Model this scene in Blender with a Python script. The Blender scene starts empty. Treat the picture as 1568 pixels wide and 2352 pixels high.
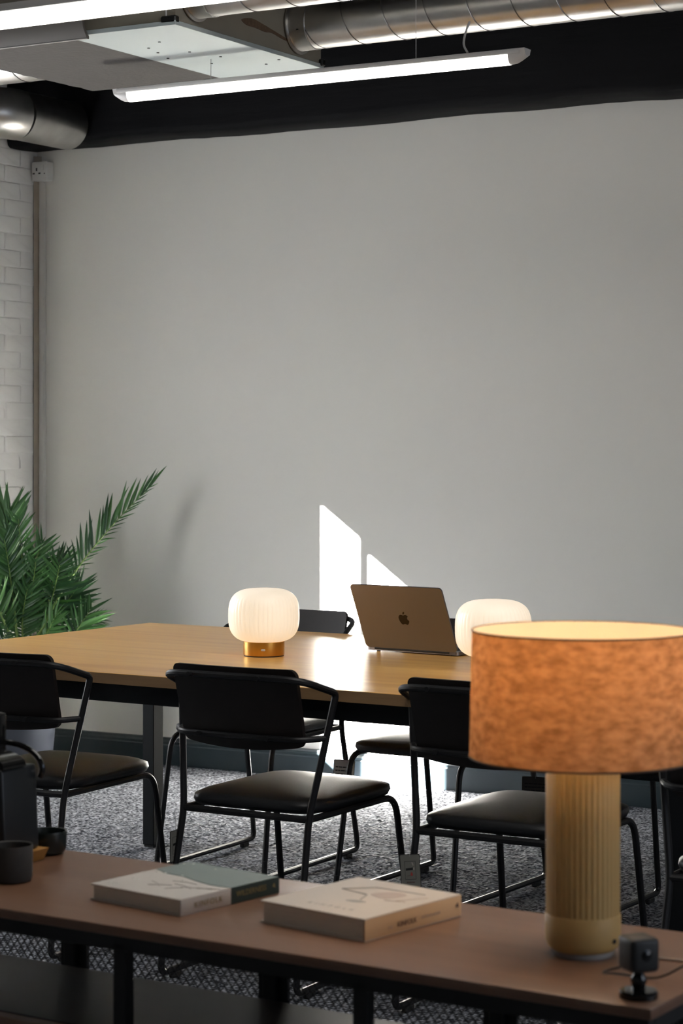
import bpy, bmesh, math, random
import numpy as np
from mathutils import Vector, Matrix
random.seed(7)
R = math.radians
scene = bpy.context.scene
C = scene.collection

# ------------------------------------------------------------------ camera
cam_d = bpy.data.cameras.new('camera')
cam = bpy.data.objects.new('camera', cam_d)
C.objects.link(cam)
cam.location = (0, 0, 1.40)
cam.rotation_euler = (R(90), 0, R(30))
cam_d.sensor_fit = 'HORIZONTAL'
cam_d.sensor_width = 36
cam_d.lens = 4960 / 1568 * 36
cam_d.shift_y = -156 / 1568
cam_d.clip_start = 0.05
cam_d.dof.use_dof = True
cam_d.dof.focus_distance = 6.4
cam_d.dof.aperture_fstop = 12.0
scene.camera = cam

# ------------------------------------------------------------------ world, sun, daylight, exposure
w = bpy.data.worlds.new('sky')
scene.world = w
w.use_nodes = True
bg = w.node_tree.nodes['Background']
bg.inputs[0].default_value = (0.55, 0.72, 1.0, 1)
bg.inputs[1].default_value = 1.5

SUN = Vector((1.0, 0.85, -0.735)).normalized()
sd = bpy.data.lights.new('sun', 'SUN')
sd.energy = 580
sd.angle = R(0.5)
sd.color = (1.0, 0.97, 0.93)
so = bpy.data.objects.new('sun', sd)
C.objects.link(so)
so.rotation_euler = SUN.to_track_quat('-Z', 'Y').to_euler()
so.location = (-9, 3, 6)

def area(name, loc, direction, sx, sy, power, color):
    d = bpy.data.lights.new(name, 'AREA')
    d.shape = 'RECTANGLE'
    d.size = sx
    d.size_y = sy
    d.energy = power
    d.color = color
    o = bpy.data.objects.new(name, d)
    C.objects.link(o)
    o.location = loc
    o.rotation_euler = Vector(direction).to_track_quat('-Z', 'Y').to_euler()
    return o
# daylight of the left window, lamp inside its blind; then two added fill lamps
area('daylight_left', (-6.085, 5.13, 1.50), (1, 0, 0), 1.20, 1.14, 54, (0.95, 0.97, 1.0))
area('fill_right', (2.55, 3.4, 1.75), (-1, 0.15, -0.05), 1.7, 3.6, 32, (1.0, 0.92, 0.80))  # added warm fill from the right

area('fill_roof', (-1.5, 3.7, 3.34), (0, 0, -1), 2.0, 2.4, 44, (1.0, 0.97, 0.92))  # added top fill for console, table and carpet

scene.cycles.sample_clamp_indirect = 0.0
scene.view_settings.view_transform = 'Standard'
scene.view_settings.look = 'None'
scene.view_settings.gamma = 1
scene.view_settings.use_curve_mapping = False
scene.view_settings.exposure = 0.08

# ------------------------------------------------------------------ materials
def new_mat(name):
    m = bpy.data.materials.new(name)
    m.use_nodes = True
    nt = m.node_tree
    return m, nt, nt.nodes['Principled BSDF']

def mat(name, col, rough=0.5, metal=0.0, spec=0.5, bump=0.0, bscale=60.0, var=0.0, vscale=6.0, stretch=None, coat=0.0):
    m, nt, p = new_mat(name)
    p.inputs['Base Color'].default_value = (*col, 1)
    p.inputs['Roughness'].default_value = rough
    p.inputs['Metallic'].default_value = metal
    p.inputs['Specular IOR Level'].default_value = spec
    p.inputs['Coat Weight'].default_value = coat
    tc = nt.nodes.new('ShaderNodeTexCoord')
    mp = nt.nodes.new('ShaderNodeMapping')
    nt.links.new(tc.outputs['Object'], mp.inputs[0])
    if stretch:
        mp.inputs['Scale'].default_value = stretch
    if var:
        n = nt.nodes.new('ShaderNodeTexNoise')
        n.inputs['Scale'].default_value = vscale
        n.inputs['Detail'].default_value = 5
        nt.links.new(mp.outputs[0], n.inputs['Vector'])
        mx = nt.nodes.new('ShaderNodeMix')
        mx.data_type = 'RGBA'
        mx.inputs[6].default_value = (*[c * (1 - var) for c in col], 1)
        mx.inputs[7].default_value = (*[min(1, c * (1 + var)) for c in col], 1)
        nt.links.new(n.outputs['Fac'], mx.inputs[0])
        nt.links.new(mx.outputs[2], p.inputs['Base Color'])
    if bump:
        n = nt.nodes.new('ShaderNodeTexNoise')
        n.inputs['Scale'].default_value = bscale
        n.inputs['Detail'].default_value = 6
        nt.links.new(mp.outputs[0], n.inputs['Vector'])
        b = nt.nodes.new('ShaderNodeBump')
        b.inputs['Strength'].default_value = bump
        b.inputs['Distance'].default_value = 0.01
        nt.links.new(n.outputs['Fac'], b.inputs['Height'])
        nt.links.new(b.outputs[0], p.inputs['Normal'])
    return m

def wood(name, dark, light, rough, spec=0.3, scale=(1.2, 22, 22), big=(0.25, 3.0, 3.0)):
    m, nt, p = new_mat(name)
    p.inputs['Roughness'].default_value = rough
    p.inputs['Specular IOR Level'].default_value = spec
    tc = nt.nodes.new('ShaderNodeTexCoord')
    def noise(sc, detail, dist):
        mp = nt.nodes.new('ShaderNodeMapping')
        mp.inputs['Scale'].default_value = sc
        nt.links.new(tc.outputs['Object'], mp.inputs[0])
        n = nt.nodes.new('ShaderNodeTexNoise')
        n.inputs['Scale'].default_value = 1.0
        n.inputs['Detail'].default_value = detail
        n.inputs['Distortion'].default_value = dist
        nt.links.new(mp.outputs[0], n.inputs['Vector'])
        return n
    a = noise(scale, 8, 0.4)
    b = noise(big, 3, 0.8)
    f = noise([c * 6 for c in scale], 3, 0)
    ad = nt.nodes.new('ShaderNodeMath'); ad.operation = 'MULTIPLY_ADD'
    nt.links.new(b.outputs['Fac'], ad.inputs[0]); ad.inputs[1].default_value = 0.9
    nt.links.new(a.outputs['Fac'], ad.inputs[2])
    ad2 = nt.nodes.new('ShaderNodeMath'); ad2.operation = 'MULTIPLY_ADD'
    nt.links.new(f.outputs['Fac'], ad2.inputs[0]); ad2.inputs[1].default_value = 0.35
    nt.links.new(ad.outputs[0], ad2.inputs[2])
    mr = nt.nodes.new('ShaderNodeMapRange')
    mr.inputs[1].default_value = 0.75; mr.inputs[2].default_value = 1.5
    nt.links.new(ad2.outputs[0], mr.inputs[0])
    mx = nt.nodes.new('ShaderNodeMix'); mx.data_type = 'RGBA'
    mx.inputs[6].default_value = (*dark, 1); mx.inputs[7].default_value = (*light, 1)
    nt.links.new(mr.outputs[0], mx.inputs[0])
    nt.links.new(mx.outputs[2], p.inputs['Base Color'])
    return m

def emit(name, col, strength):
    m, nt, p = new_mat(name)
    p.inputs['Base Color'].default_value = (*[min(1, c) for c in col], 1)
    p.inputs['Emission Color'].default_value = (*col, 1)
    p.inputs['Emission Strength'].default_value = strength
    return m

def carpet_mat():
    m, nt, p = new_mat('grey_carpet')
    p.inputs['Roughness'].default_value = 0.95
    p.inputs['Specular IOR Level'].default_value = 0.1
    tc = nt.nodes.new('ShaderNodeTexCoord')
    n = nt.nodes.new('ShaderNodeTexNoise'); n.inputs['Scale'].default_value = 140; n.inputs['Detail'].default_value = 2
    nt.links.new(tc.outputs['Object'], n.inputs['Vector'])
    r = nt.nodes.new('ShaderNodeValToRGB')
    r.color_ramp.elements[0].position = 0.36; r.color_ramp.elements[0].color = (0.020, 0.022, 0.027, 1)
    r.color_ramp.elements[1].position = 0.66; r.color_ramp.elements[1].color = (0.33, 0.345, 0.38, 1)
    nt.links.new(n.outputs['Fac'], r.inputs[0])
    nt.links.new(r.outputs[0], p.inputs['Base Color'])
    b = nt.nodes.new('ShaderNodeBump'); b.inputs['Strength'].default_value = 0.8; b.inputs['Distance'].default_value = 0.006
    nt.links.new(n.outputs['Fac'], b.inputs['Height'])
    nt.links.new(b.outputs[0], p.inputs['Normal'])
    return m

def pile_mat():
    m, nt, p = new_mat('carpet_pile')
    p.inputs['Roughness'].default_value = 0.95
    p.inputs['Specular IOR Level'].default_value = 0.1
    a = nt.nodes.new('ShaderNodeAttribute'); a.attribute_name = 'tuft'
    r = nt.nodes.new('ShaderNodeValToRGB')
    r.color_ramp.elements[0].position = 0.25; r.color_ramp.elements[0].color = (0.030, 0.033, 0.041, 1)
    r.color_ramp.elements[1].position = 0.95; r.color_ramp.elements[1].color = (0.33, 0.345, 0.385, 1)
    nt.links.new(a.outputs['Fac'], r.inputs[0])
    nt.links.new(r.outputs[0], p.inputs['Base Color'])
    return m

def shade_mat():   # linen drum shade, lit from inside
    m, nt, p = new_mat('linen_shade')
    nt.nodes.remove(p)
    out = nt.nodes['Material Output']
    tc = nt.nodes.new('ShaderNodeTexCoord')
    def noise(sc, s, d):
        mp = nt.nodes.new('ShaderNodeMapping'); mp.inputs['Scale'].default_value = sc
        nt.links.new(tc.outputs['Object'], mp.inputs[0])
        n = nt.nodes.new('ShaderNodeTexNoise'); n.inputs['Scale'].default_value = s; n.inputs['Detail'].default_value = d
        nt.links.new(mp.outputs[0], n.inputs['Vector'])
        return n
    a = noise((1, 1, 1.9), 52, 3.5)
    mr = nt.nodes.new('ShaderNodeMapRange'); mr.inputs[1].default_value = 0.30; mr.inputs[2].default_value = 0.68
    nt.links.new(a.outputs['Fac'], mr.inputs[0])
    mx = nt.nodes.new('ShaderNodeMix'); mx.data_type = 'RGBA'
    mx.inputs[6].default_value = (0.33, 0.215, 0.115, 1); mx.inputs[7].default_value = (0.60, 0.43, 0.26, 1)
    nt.links.new(mr.outputs[0], mx.inputs[0])
    d = nt.nodes.new('ShaderNodeBsdfDiffuse'); t = nt.nodes.new('ShaderNodeBsdfTranslucent')
    nt.links.new(mx.outputs[2], d.inputs[0])
    mt = nt.nodes.new('ShaderNodeMix'); mt.data_type = 'RGBA'; mt.blend_type = 'MULTIPLY'; mt.inputs[0].default_value = 1
    nt.links.new(mx.outputs[2], mt.inputs[6]); mt.inputs[7].default_value = (1.0, 0.62, 0.38, 1)
    nt.links.new(mt.outputs[2], t.inputs[0])
    ms = nt.nodes.new('ShaderNodeMixShader'); ms.inputs[0].default_value = 0.42
    nt.links.new(d.outputs[0], ms.inputs[1]); nt.links.new(t.outputs[0], ms.inputs[2])
    nt.links.new(ms.outputs[0], out.inputs[0])
    return m

def liner_mat():   # thin white lining of the shade
    m, nt, p = new_mat('shade_lining')
    nt.nodes.remove(p)
    out = nt.nodes['Material Output']
    d = nt.nodes.new('ShaderNodeBsdfDiffuse'); t = nt.nodes.new('ShaderNodeBsdfTranslucent')
    d.inputs[0].default_value = (0.86, 0.82, 0.75, 1); t.inputs[0].default_value = (0.90, 0.88, 0.84, 1)
    ms = nt.nodes.new('ShaderNodeMixShader'); ms.inputs[0].default_value = 0.72
    nt.links.new(d.outputs[0], ms.inputs[1]); nt.links.new(t.outputs[0], ms.inputs[2])
    nt.links.new(ms.outputs[0], out.inputs[0])
    return m

def opal_mat():    # frosted ribbed glass with the lamp glowing inside
    m, nt, p = new_mat('opal_glass')
    p.inputs['Base Color'].default_value = (0.9, 0.86, 0.8, 1)
    p.inputs['Roughness'].default_value = 0.35
    p.inputs['Emission Color'].default_value = (1.0, 0.80, 0.56, 1)
    p.inputs['Emission Strength'].default_value = 0.56
    # pressed flutes: the glow is painted dimmer along the grooves
    tc = nt.nodes.new('ShaderNodeTexCoord')
    sp = nt.nodes.new('ShaderNodeSeparateXYZ'); nt.links.new(tc.outputs['Object'], sp.inputs[0])
    at = nt.nodes.new('ShaderNodeMath'); at.operation = 'ARCTAN2'
    nt.links.new(sp.outputs[1], at.inputs[0]); nt.links.new(sp.outputs[0], at.inputs[1])
    mu = nt.nodes.new('ShaderNodeMath'); mu.operation = 'MULTIPLY'; mu.inputs[1].default_value = 24
    nt.links.new(at.outputs[0], mu.inputs[0])
    si = nt.nodes.new('ShaderNodeMath'); si.operation = 'SINE'; nt.links.new(mu.outputs[0], si.inputs[0])
    ab = nt.nodes.new('ShaderNodeMath'); ab.operation = 'ABSOLUTE'; nt.links.new(si.outputs[0], ab.inputs[0])
    mr = nt.nodes.new('ShaderNodeMapRange'); mr.inputs[1].default_value = 0.0; mr.inputs[2].default_value = 0.35
    mr.inputs[3].default_value = 0.47; mr.inputs[4].default_value = 0.56
    nt.links.new(ab.outputs[0], mr.inputs[0])
    nt.links.new(mr.outputs[0], p.inputs['Emission Strength'])
    return m

def leaf_mat():
    m, nt, p = new_mat('palm_leaf')
    oi = nt.nodes.new('ShaderNodeObjectInfo')
    r = nt.nodes.new('ShaderNodeValToRGB')
    r.color_ramp.elements[0].color = (0.012, 0.055, 0.018, 1)
    r.color_ramp.elements[1].color = (0.055, 0.16, 0.035, 1)
    nt.links.new(oi.outputs['Random'], r.inputs[0])
    nt.links.new(r.outputs[0], p.inputs['Base Color'])
    p.inputs['Roughness'].default_value = 0.42
    return m

MT = dict(
    wall=mat('white_wall_paint', (0.70, 0.685, 0.635), 0.75, bump=0.10, bscale=9, var=0.03, vscale=1.3),
    brick=mat('white_brick_paint', (0.72, 0.71, 0.69), 0.6, bump=0.55, bscale=9, var=0.06, vscale=5, stretch=(1, 1, 2.2)),
    plain=mat('plain_wall_paint', (0.42, 0.41, 0.39), 0.8),
    dark=mat('dark_ceiling_paint', (0.012, 0.012, 0.013), 0.8),
    beam=mat('black_beam_paint', (0.0035, 0.0035, 0.0042), 0.65, spec=0.12, bump=0.5, bscale=6, stretch=(0.35, 1, 3)),
    skirt=mat('teal_black_gloss_paint', (0.018, 0.030, 0.036), 0.35, bump=0.15, bscale=10),
    carpet=carpet_mat(), pile=pile_mat(),
    oak=wood('light_oak', (0.68, 0.315, 0.075), (0.93, 0.57, 0.185), 0.28, 0.4),
    oak_edge=wood('oak_edge', (0.20, 0.115, 0.05), (0.36, 0.22, 0.11), 0.5),
    walnut=wood('walnut_board', (0.130, 0.062, 0.034), (0.21, 0.108, 0.062), 0.36, 0.6),
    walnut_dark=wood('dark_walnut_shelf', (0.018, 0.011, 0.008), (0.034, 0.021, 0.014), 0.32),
    steel=mat('black_powder_steel', (0.008, 0.008, 0.009), 0.45, spec=0.35),
    frame=mat('table_black_steel', (0.006, 0.0075, 0.009), 0.6, spec=0.18),
    leather=mat('black_leather', (0.007, 0.0078, 0.0095), 0.44, spec=0.4, bump=0.08, bscale=260),
    ply=mat('black_brown_plywood', (0.010, 0.0065, 0.0055), 0.55, spec=0.3, var=0.3, vscale=20, stretch=(1, 8, 8)),
    rubber=mat('black_rubber', (0.012, 0.012, 0.012), 0.7),
    galv=mat('galvanised_steel', (0.50, 0.49, 0.47), 0.34, metal=1.0, var=0.22, vscale=14, bump=0.05, bscale=8),
    galv_seam=mat('galvanised_seam', (0.18, 0.17, 0.165), 0.45, metal=1.0),
    panel=mat('pale_blue_steel_panel', (0.42, 0.48, 0.49), 0.45, var=0.05, vscale=4),
    dusty=mat('dusty_grey_board', (0.045, 0.041, 0.038), 0.9, var=0.18, vscale=9, bump=0.3, bscale=60),
    casing=mat('aged_grey_casing', (0.25, 0.225, 0.18), 0.7, var=0.25, vscale=5),
    cover=mat('grey_steel_cover', (0.11, 0.098, 0.088), 0.5),
    screw=mat('dark_screw', (0.02, 0.02, 0.02), 0.4, metal=0.6),
    chip=mat('rusty_chip', (0.12, 0.075, 0.045), 0.9, var=0.5, vscale=60),
    white_pl=mat('white_plastic', (0.70, 0.69, 0.66), 0.4),
    trunk=mat('white_trunking', (0.62, 0.60, 0.56), 0.5),
    cornerstrip=mat('brown_corner_strip', (0.40, 0.34, 0.27), 0.8, var=0.2, vscale=9),
    hole=mat('socket_hole', (0.01, 0.01, 0.01), 0.6),
    tube=emit('led_diffuser', (1.0, 0.98, 0.92), 2.2),
    endcap=mat('light_grey_end_cap', (0.55, 0.54, 0.53), 0.4),
    brass=mat('brushed_brass', (0.62, 0.37, 0.10), 0.30, metal=1.0, var=0.10, vscale=90, stretch=(1, 1, 0.02)),
    opal=opal_mat(),
    alu=mat('grey_aluminium', (0.27, 0.245, 0.235), 0.42, metal=0.9),
    logo=mat('dark_mirror_logo', (0.055, 0.048, 0.042), 0.18, metal=0.9),
    keys=mat('black_keys', (0.01, 0.01, 0.01), 0.5),
    screen=mat('screen_black', (0.006, 0.006, 0.007), 0.12),
    shade=shade_mat(), liner=liner_mat(),
    trimband=mat('shade_band', (0.10, 0.06, 0.04), 0.8),
    cream=mat('cream_ribbed_base', (0.50, 0.325, 0.115), 0.55),
    clear=mat('clear_plastic_foot', (0.30, 0.28, 0.26), 0.15),
    bulb=emit('warm_bulb', (1.0, 0.72, 0.40), 3.0),
    pot=mat('grey_planter', (0.062, 0.070, 0.092), 0.4),
    soil=mat('soil', (0.03, 0.02, 0.015), 0.95, bump=1, bscale=60),
    leaf=leaf_mat(),
    stem=mat('palm_stem', (0.16, 0.26, 0.06), 0.45),
    paper=mat('cream_book_cloth', (0.58, 0.50, 0.42), 0.55, var=0.05, vscale=12),
    pages=mat('book_pages', (0.78, 0.73, 0.64), 0.85, bump=0.4, bscale=400, stretch=(0.02, 0.02, 1)),
    pale=mat('pale_wrapped_cover', (0.56, 0.50, 0.44), 0.30, var=0.06, vscale=9, coat=0.5),
    teal=mat('teal_green_cover', (0.085, 0.135, 0.120), 0.28, var=0.15, vscale=9, coat=0.5),
    dteal=mat('dark_green_spine', (0.022, 0.040, 0.034), 0.35),
    gold=mat('gold_foil', (0.32, 0.24, 0.10), 0.4, metal=0.5),
    spine=mat('tan_spine', (0.56, 0.38, 0.22), 0.6),
    ink=mat('brown_ink', (0.10, 0.055, 0.045), 0.7),
    inkg=mat('grey_green_ink', (0.33, 0.30, 0.26), 0.7),
    inkp=mat('rose_grey_ink', (0.46, 0.36, 0.30), 0.7),
    bubble=mat('shrink_wrap_glint', (0.75, 0.75, 0.68), 0.1, coat=1),
    webcam=mat('dark_grey_plastic', (0.014, 0.0135, 0.013), 0.5),
    gloss=mat('gloss_black_plastic', (0.008, 0.008, 0.008), 0.12),
    lens=mat('glass_lens', (0.004, 0.004, 0.005), 0.05),
    cord=mat('black_cord', (0.012, 0.012, 0.012), 0.5),
    cordw=mat('pale_cord', (0.42, 0.33, 0.26), 0.5),
    stone=mat('charcoal_stoneware', (0.040, 0.037, 0.034), 0.75, var=0.2, vscale=60),
    olivec=mat('black_ceramic', (0.012, 0.016, 0.015), 0.25),
    amber=wood('amber_wood', (0.30, 0.14, 0.03), (0.42, 0.21, 0.06), 0.45),
    appl=mat('satin_black_plastic', (0.010, 0.012, 0.014), 0.38),
    tagc=mat('grey_card', (0.17, 0.165, 0.14), 0.8),
    tagw=mat('white_card', (0.55, 0.52, 0.50), 0.8),
    tagd=mat('dark_card', (0.06, 0.052, 0.045), 0.7),
    red=mat('red_ink', (0.35, 0.05, 0.04), 0.6),
    black=mat('black_ink', (0.008, 0.008, 0.008), 0.6),
    string=mat('clear_nylon', (0.3, 0.3, 0.3), 0.3),
)

# ------------------------------------------------------------------ mesh helpers
class MB:
    def __init__(s):
        s.v = []; s.f = []
    def add(s, verts, faces):
        o = len(s.v)
        s.v += [tuple(p) for p in verts]
        s.f += [tuple(i + o for i in f) for f in faces]
        return s
    def box(s, x0, x1, y0, y1, z0, z1, bev=0.0, seg=2, M=None):
        bm = bmesh.new()
        bmesh.ops.create_cube(bm, size=1.0)
        for v in bm.verts:
            v.co = Vector(((x0 + x1) / 2 + v.co.x * (x1 - x0), (y0 + y1) / 2 + v.co.y * (y1 - y0), (z0 + z1) / 2 + v.co.z * (z1 - z0)))
        if bev:
            bmesh.ops.bevel(bm, geom=bm.edges[:], offset=bev, segments=seg, profile=0.5, affect='EDGES')
        if M is not None:
            bm.transform(M)
        bm.verts.index_update()
        s.add([v.co for v in bm.verts], [[v.index for v in f.verts] for f in bm.faces])
        bm.free()
        return s
    def tube(s, path, r, n=10, closed=False, caps=True):
        P = [Vector(p) for p in path]
        m = len(P)
        T = []
        for i in range(m):
            a = P[(i - 1) % m] if (closed or i > 0) else P[0]
            b = P[(i + 1) % m] if (closed or i < m - 1) else P[-1]
            T.append((b - a).normalized())
        up = Vector((0, 0, 1)) if abs(T[0].z) < 0.9 else Vector((1, 0, 0))
        N = (up - T[0] * up.dot(T[0])).normalized()
        rings = []
        for i in range(m):
            if i:
                ax = T[i - 1].cross(T[i])
                if ax.length > 1e-7:
                    N = Matrix.Rotation(T[i - 1].angle(T[i]), 3, ax.normalized()) @ N
                N = (N - T[i] * N.dot(T[i])).normalized()
            B = T[i].cross(N)
            rr = r[i] if isinstance(r, (list, tuple)) else r
            rings.append([P[i] + (N * math.cos(2 * math.pi * k / n) + B * math.sin(2 * math.pi * k / n)) * rr for k in range(n)])
        verts = [p for g in rings for p in g]
        faces = []
        for i in range(m if closed else m - 1):
            j = (i + 1) % m
            for k in range(n):
                l = (k + 1) % n
                faces.append((i * n + k, i * n + l, j * n + l, j * n + k))
        if caps and not closed:
            faces.append(tuple(range(n - 1, -1, -1)))
            faces.append(tuple((m - 1) * n + k for k in range(n)))
        return s.add(verts, faces)
    def lathe(s, prof, n=48, c=(0, 0, 0), rib=None, caps=True):
        verts = []; faces = []
        for (r, z) in prof:
            for k in range(n):
                a = 2 * math.pi * k / n
                rr = r * (1 + (rib(a, z) if rib else 0))
                verts.append((c[0] + rr * math.cos(a), c[1] + rr * math.sin(a), c[2] + z))
        for i in range(len(prof) - 1):
            for k in range(n):
                l = (k + 1) % n
                faces.append((i * n + k, i * n + l, (i + 1) * n + l, (i + 1) * n + k))
        if caps:
            faces.append(tuple(range(n - 1, -1, -1)))
            faces.append(tuple((len(prof) - 1) * n + k for k in range(n)))
        return s.add(verts, faces)
    def prism(s, poly, a, b, fn):
        """poly: 2D outline; fn(u, v, w) -> 3D; extruded from w=a to w=b"""
        n = len(poly)
        verts = [fn(u, v, a) for u, v in poly] + [fn(u, v, b) for u, v in poly]
        faces = [tuple(range(n - 1, -1, -1)), tuple(range(n, 2 * n))]
        for i in range(n):
            j = (i + 1) % n
            faces.append((i, j, n + j, n + i))
        return s.add(verts, faces)
    def mesh(s, name, mt, smooth=True, angle=35):
        me = bpy.data.meshes.new(name)
        me.from_pydata(s.v, [], s.f)
        bm = bmesh.new(); bm.from_mesh(me)
        bmesh.ops.recalc_face_normals(bm, faces=bm.faces[:])
        bm.to_mesh(me); bm.free()
        if mt is not None:
            me.materials.append(MT[mt])
        if smooth:
            me.polygons.foreach_set('use_smooth', [True] * len(me.polygons))
            me.set_sharp_from_angle(angle=R(angle))
        me.update()
        return me
    def build(s, name, mt, parent=None, smooth=True, angle=35, loc=None):
        o = bpy.data.objects.new(name, s.mesh(name, mt, smooth, angle))
        C.objects.link(o)
        if parent is not None:
            o.parent = parent
        if loc is not None:
            o.location = loc
        return o

def obj(name, me, parent=None, M=None):
    o = bpy.data.objects.new(name, me)
    C.objects.link(o)
    if parent is not None:
        o.parent = parent
    if M is not None:
        o.matrix_local = M
    return o
def tag(o, label, cat, group=None):
    o['label'] = label; o['category'] = cat
    if group: o['group'] = group
    return o
def thing(name, label, cat, loc=(0, 0, 0), rz=0.0, group=None):
    o = bpy.data.objects.new(name, None)
    C.objects.link(o)
    o.empty_display_size = 0.1
    o.location = loc; o.rotation_euler = (0, 0, rz)
    return tag(o, label, cat, group)
def struct(o, label, cat):
    o['kind'] = 'structure'
    return tag(o, label, cat)
def fillet(pts, r, seg=6):
    P = [Vector(p) for p in pts]
    out = [P[0]]
    for i in range(1, len(P) - 1):
        a, b, c = P[i - 1], P[i], P[i + 1]
        d1 = (a - b); d2 = (c - b)
        ri = r[i - 1] if isinstance(r, (list, tuple)) else r
        ri = min(ri, d1.length * 0.48, d2.length * 0.48)
        p1 = b + d1.normalized() * ri; p2 = b + d2.normalized() * ri
        for k in range(seg + 1):
            t = k / seg
            out.append(p1 * (1 - t) ** 2 + b * 2 * t * (1 - t) + p2 * t * t)
    out.append(P[-1])
    return out
def bez(a, b, c, n):
    a, b, c = Vector(a), Vector(b), Vector(c)
    return [a * (1 - t) ** 2 + b * 2 * t * (1 - t) + c * t * t for t in [i / n for i in range(n + 1)]]
def catmull(pts, n=6, closed=True):
    out = []
    m = len(pts)
    rng = range(m) if closed else range(m - 1)
    for i in rng:
        g = lambda k: Vector(pts[k % m]) if closed else Vector(pts[max(0, min(m - 1, k))])
        p0, p1, p2, p3 = g(i - 1), g(i), g(i + 1), g(i + 2)
        for k in range(n):
            t = k / n
            out.append(0.5 * ((2 * p1) + (p2 - p0) * t + (2 * p0 - 5 * p1 + 4 * p2 - p3) * t * t + (3 * p1 - p0 - 3 * p2 + p3) * t ** 3))
    if not closed:
        out.append(Vector(pts[-1]))
    return out
def rrect(x0, x1, y0, y1, r, n=5):
    out = []
    for cx, cy, a0 in ((x1 - r, y1 - r, 0), (x0 + r, y1 - r, 90), (x0 + r, y0 + r, 180), (x1 - r, y0 + r, 270)):
        for k in range(n + 1):
            a = R(a0 + 90 * k / n)
            out.append((cx + r * math.cos(a), cy + r * math.sin(a)))
    return out
def text(s, size, mt, name, parent, M, xscale=1.0, extrude=0.00015, spacing=1.0):
    cu = bpy.data.curves.new('lettering', 'FONT')
    cu.body = s; cu.size = size; cu.extrude = extrude; cu.align_x = 'CENTER'; cu.align_y = 'CENTER'
    cu.space_character = spacing; cu.resolution_u = 3
    to = bpy.data.objects.new('lettering', cu)
    C.objects.link(to)
    bpy.context.view_layer.update()
    me = bpy.data.meshes.new_from_object(to.evaluated_get(bpy.context.evaluated_depsgraph_get()))
    bpy.data.objects.remove(to); bpy.data.curves.remove(cu)
    me.materials.clear(); me.materials.append(MT[mt])
    return obj(name, me, parent, M @ Matrix.Diagonal((xscale, 1, 1, 1)))
def frame_m(o, x, y):
    """matrix whose x/y axes are the given directions"""
    x = Vector(x).normalized(); y = Vector(y); y = (y - x * y.dot(x)).normalized()
    z = x.cross(y)
    M = Matrix((x, y, z)).transposed().to_4x4()
    M.translation = Vector(o)
    return M

# ------------------------------------------------------------------ room
XL, XR, YB, YF, ZC = -6.10, 2.40, 7.80, -1.60, 3.30
ZW = 2.723          # where the white wall meets the black beam
floor = struct(MB().box(XL - 0.05, XR + 0.1, YF - 0.1, YB + 0.1, -0.06, -0.004).build('floor', 'carpet', smooth=False), 'grey speckled loop-pile carpet covering the whole floor', 'floor')
def carpet_pile(x0, x1, y0, y1, step):
    rng = np.random.default_rng(4)
    nx, ny = int((x1 - x0) / step) + 1, int((y1 - y0) / step) + 1
    gx, gy = np.meshgrid(np.linspace(x0, x1, nx), np.linspace(y0, y1, ny))
    co = np.empty((ny * nx, 3), dtype=np.float32)
    co[:, 0] = gx.ravel() + rng.uniform(-0.3, 0.3, nx * ny) * step
    co[:, 1] = gy.ravel() + rng.uniform(-0.3, 0.3, nx * ny) * step
    co[:, 2] = rng.uniform(-0.0036, 0.0012, nx * ny)
    i = (np.arange(ny - 1)[:, None] * nx + np.arange(nx - 1)[None, :]).ravel()
    q = np.stack([i, i + 1, i + nx + 1, i + nx], axis=1).astype(np.int32)
    me = bpy.data.meshes.new('carpet_pile')
    me.vertices.add(nx * ny); me.vertices.foreach_set('co', co.ravel())
    me.loops.add(q.size); me.loops.foreach_set('vertex_index', q.ravel())
    me.polygons.add(len(q)); me.polygons.foreach_set('loop_start', np.arange(0, q.size, 4, dtype=np.int32))
    me.update(calc_edges=True)
    at = me.attributes.new('tuft', 'FLOAT', 'POINT')
    at.data.foreach_set('value', rng.random(nx * ny).astype(np.float32))
    me.materials.append(MT['pile'])
    o = bpy.data.objects.new('carpet_pile', me); C.objects.link(o); o.parent = floor
    o['kind'] = 'stuff'
carpet_pile(XL + 0.004, -1.70, 4.20, YB - 0.004, 0.0056)
rx0, rx1, ry0, ry1 = -2.55, -0.45, 2.45, 4.95      # opening for an unseen rooflight, added to light the console from above
struct(MB().box(XL - 0.05, rx0, YF - 0.1, YB + 0.1, ZC, ZC + 0.06).box(rx1, XR + 0.1, YF - 0.1, YB + 0.1, ZC, ZC + 0.06).box(rx0, rx1, YF - 0.1, ry0, ZC, ZC + 0.06).box(rx0, rx1, ry1, YB + 0.1, ZC, ZC + 0.06).build('ceiling', 'dark', smooth=False), 'dark painted ceiling above the ducts', 'ceiling')
struct(MB().box(XL - 0.05, XR + 0.1, YB, YB + 0.1, 0, ZC).build('wall_back', 'wall', smooth=False), 'plain white painted wall behind the meeting table', 'wall')
struct(MB().box(XL - 0.05, XR + 0.1, YF - 0.1, YF, 0, ZC).build('wall_front', 'plain', smooth=False), 'wall behind the viewer', 'wall')
wr = MB()
wy0, wy1, wz0, wz1 = 1.5, 5.3, 0.85, 2.65  # opening for the added fill window, unseen
wr.box(XR, XR + 0.08, YF, wy0, 0, ZC).box(XR, XR + 0.08, wy1, YB, 0, ZC).box(XR, XR + 0.08, wy0, wy1, 0, wz0).box(XR, XR + 0.08, wy0, wy1, wz1, ZC)
struct(wr.build('wall_right', 'plain', smooth=False), 'right-hand wall with an added wide window outside the picture', 'wall')
wf = MB()
for y in (wy0 + 0.03, 2.45, 3.4, 4.35, wy1 - 0.03):
    wf.box(XR + 0.01, XR + 0.06, y - 0.03, y + 0.03, wz0, wz1)
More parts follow.
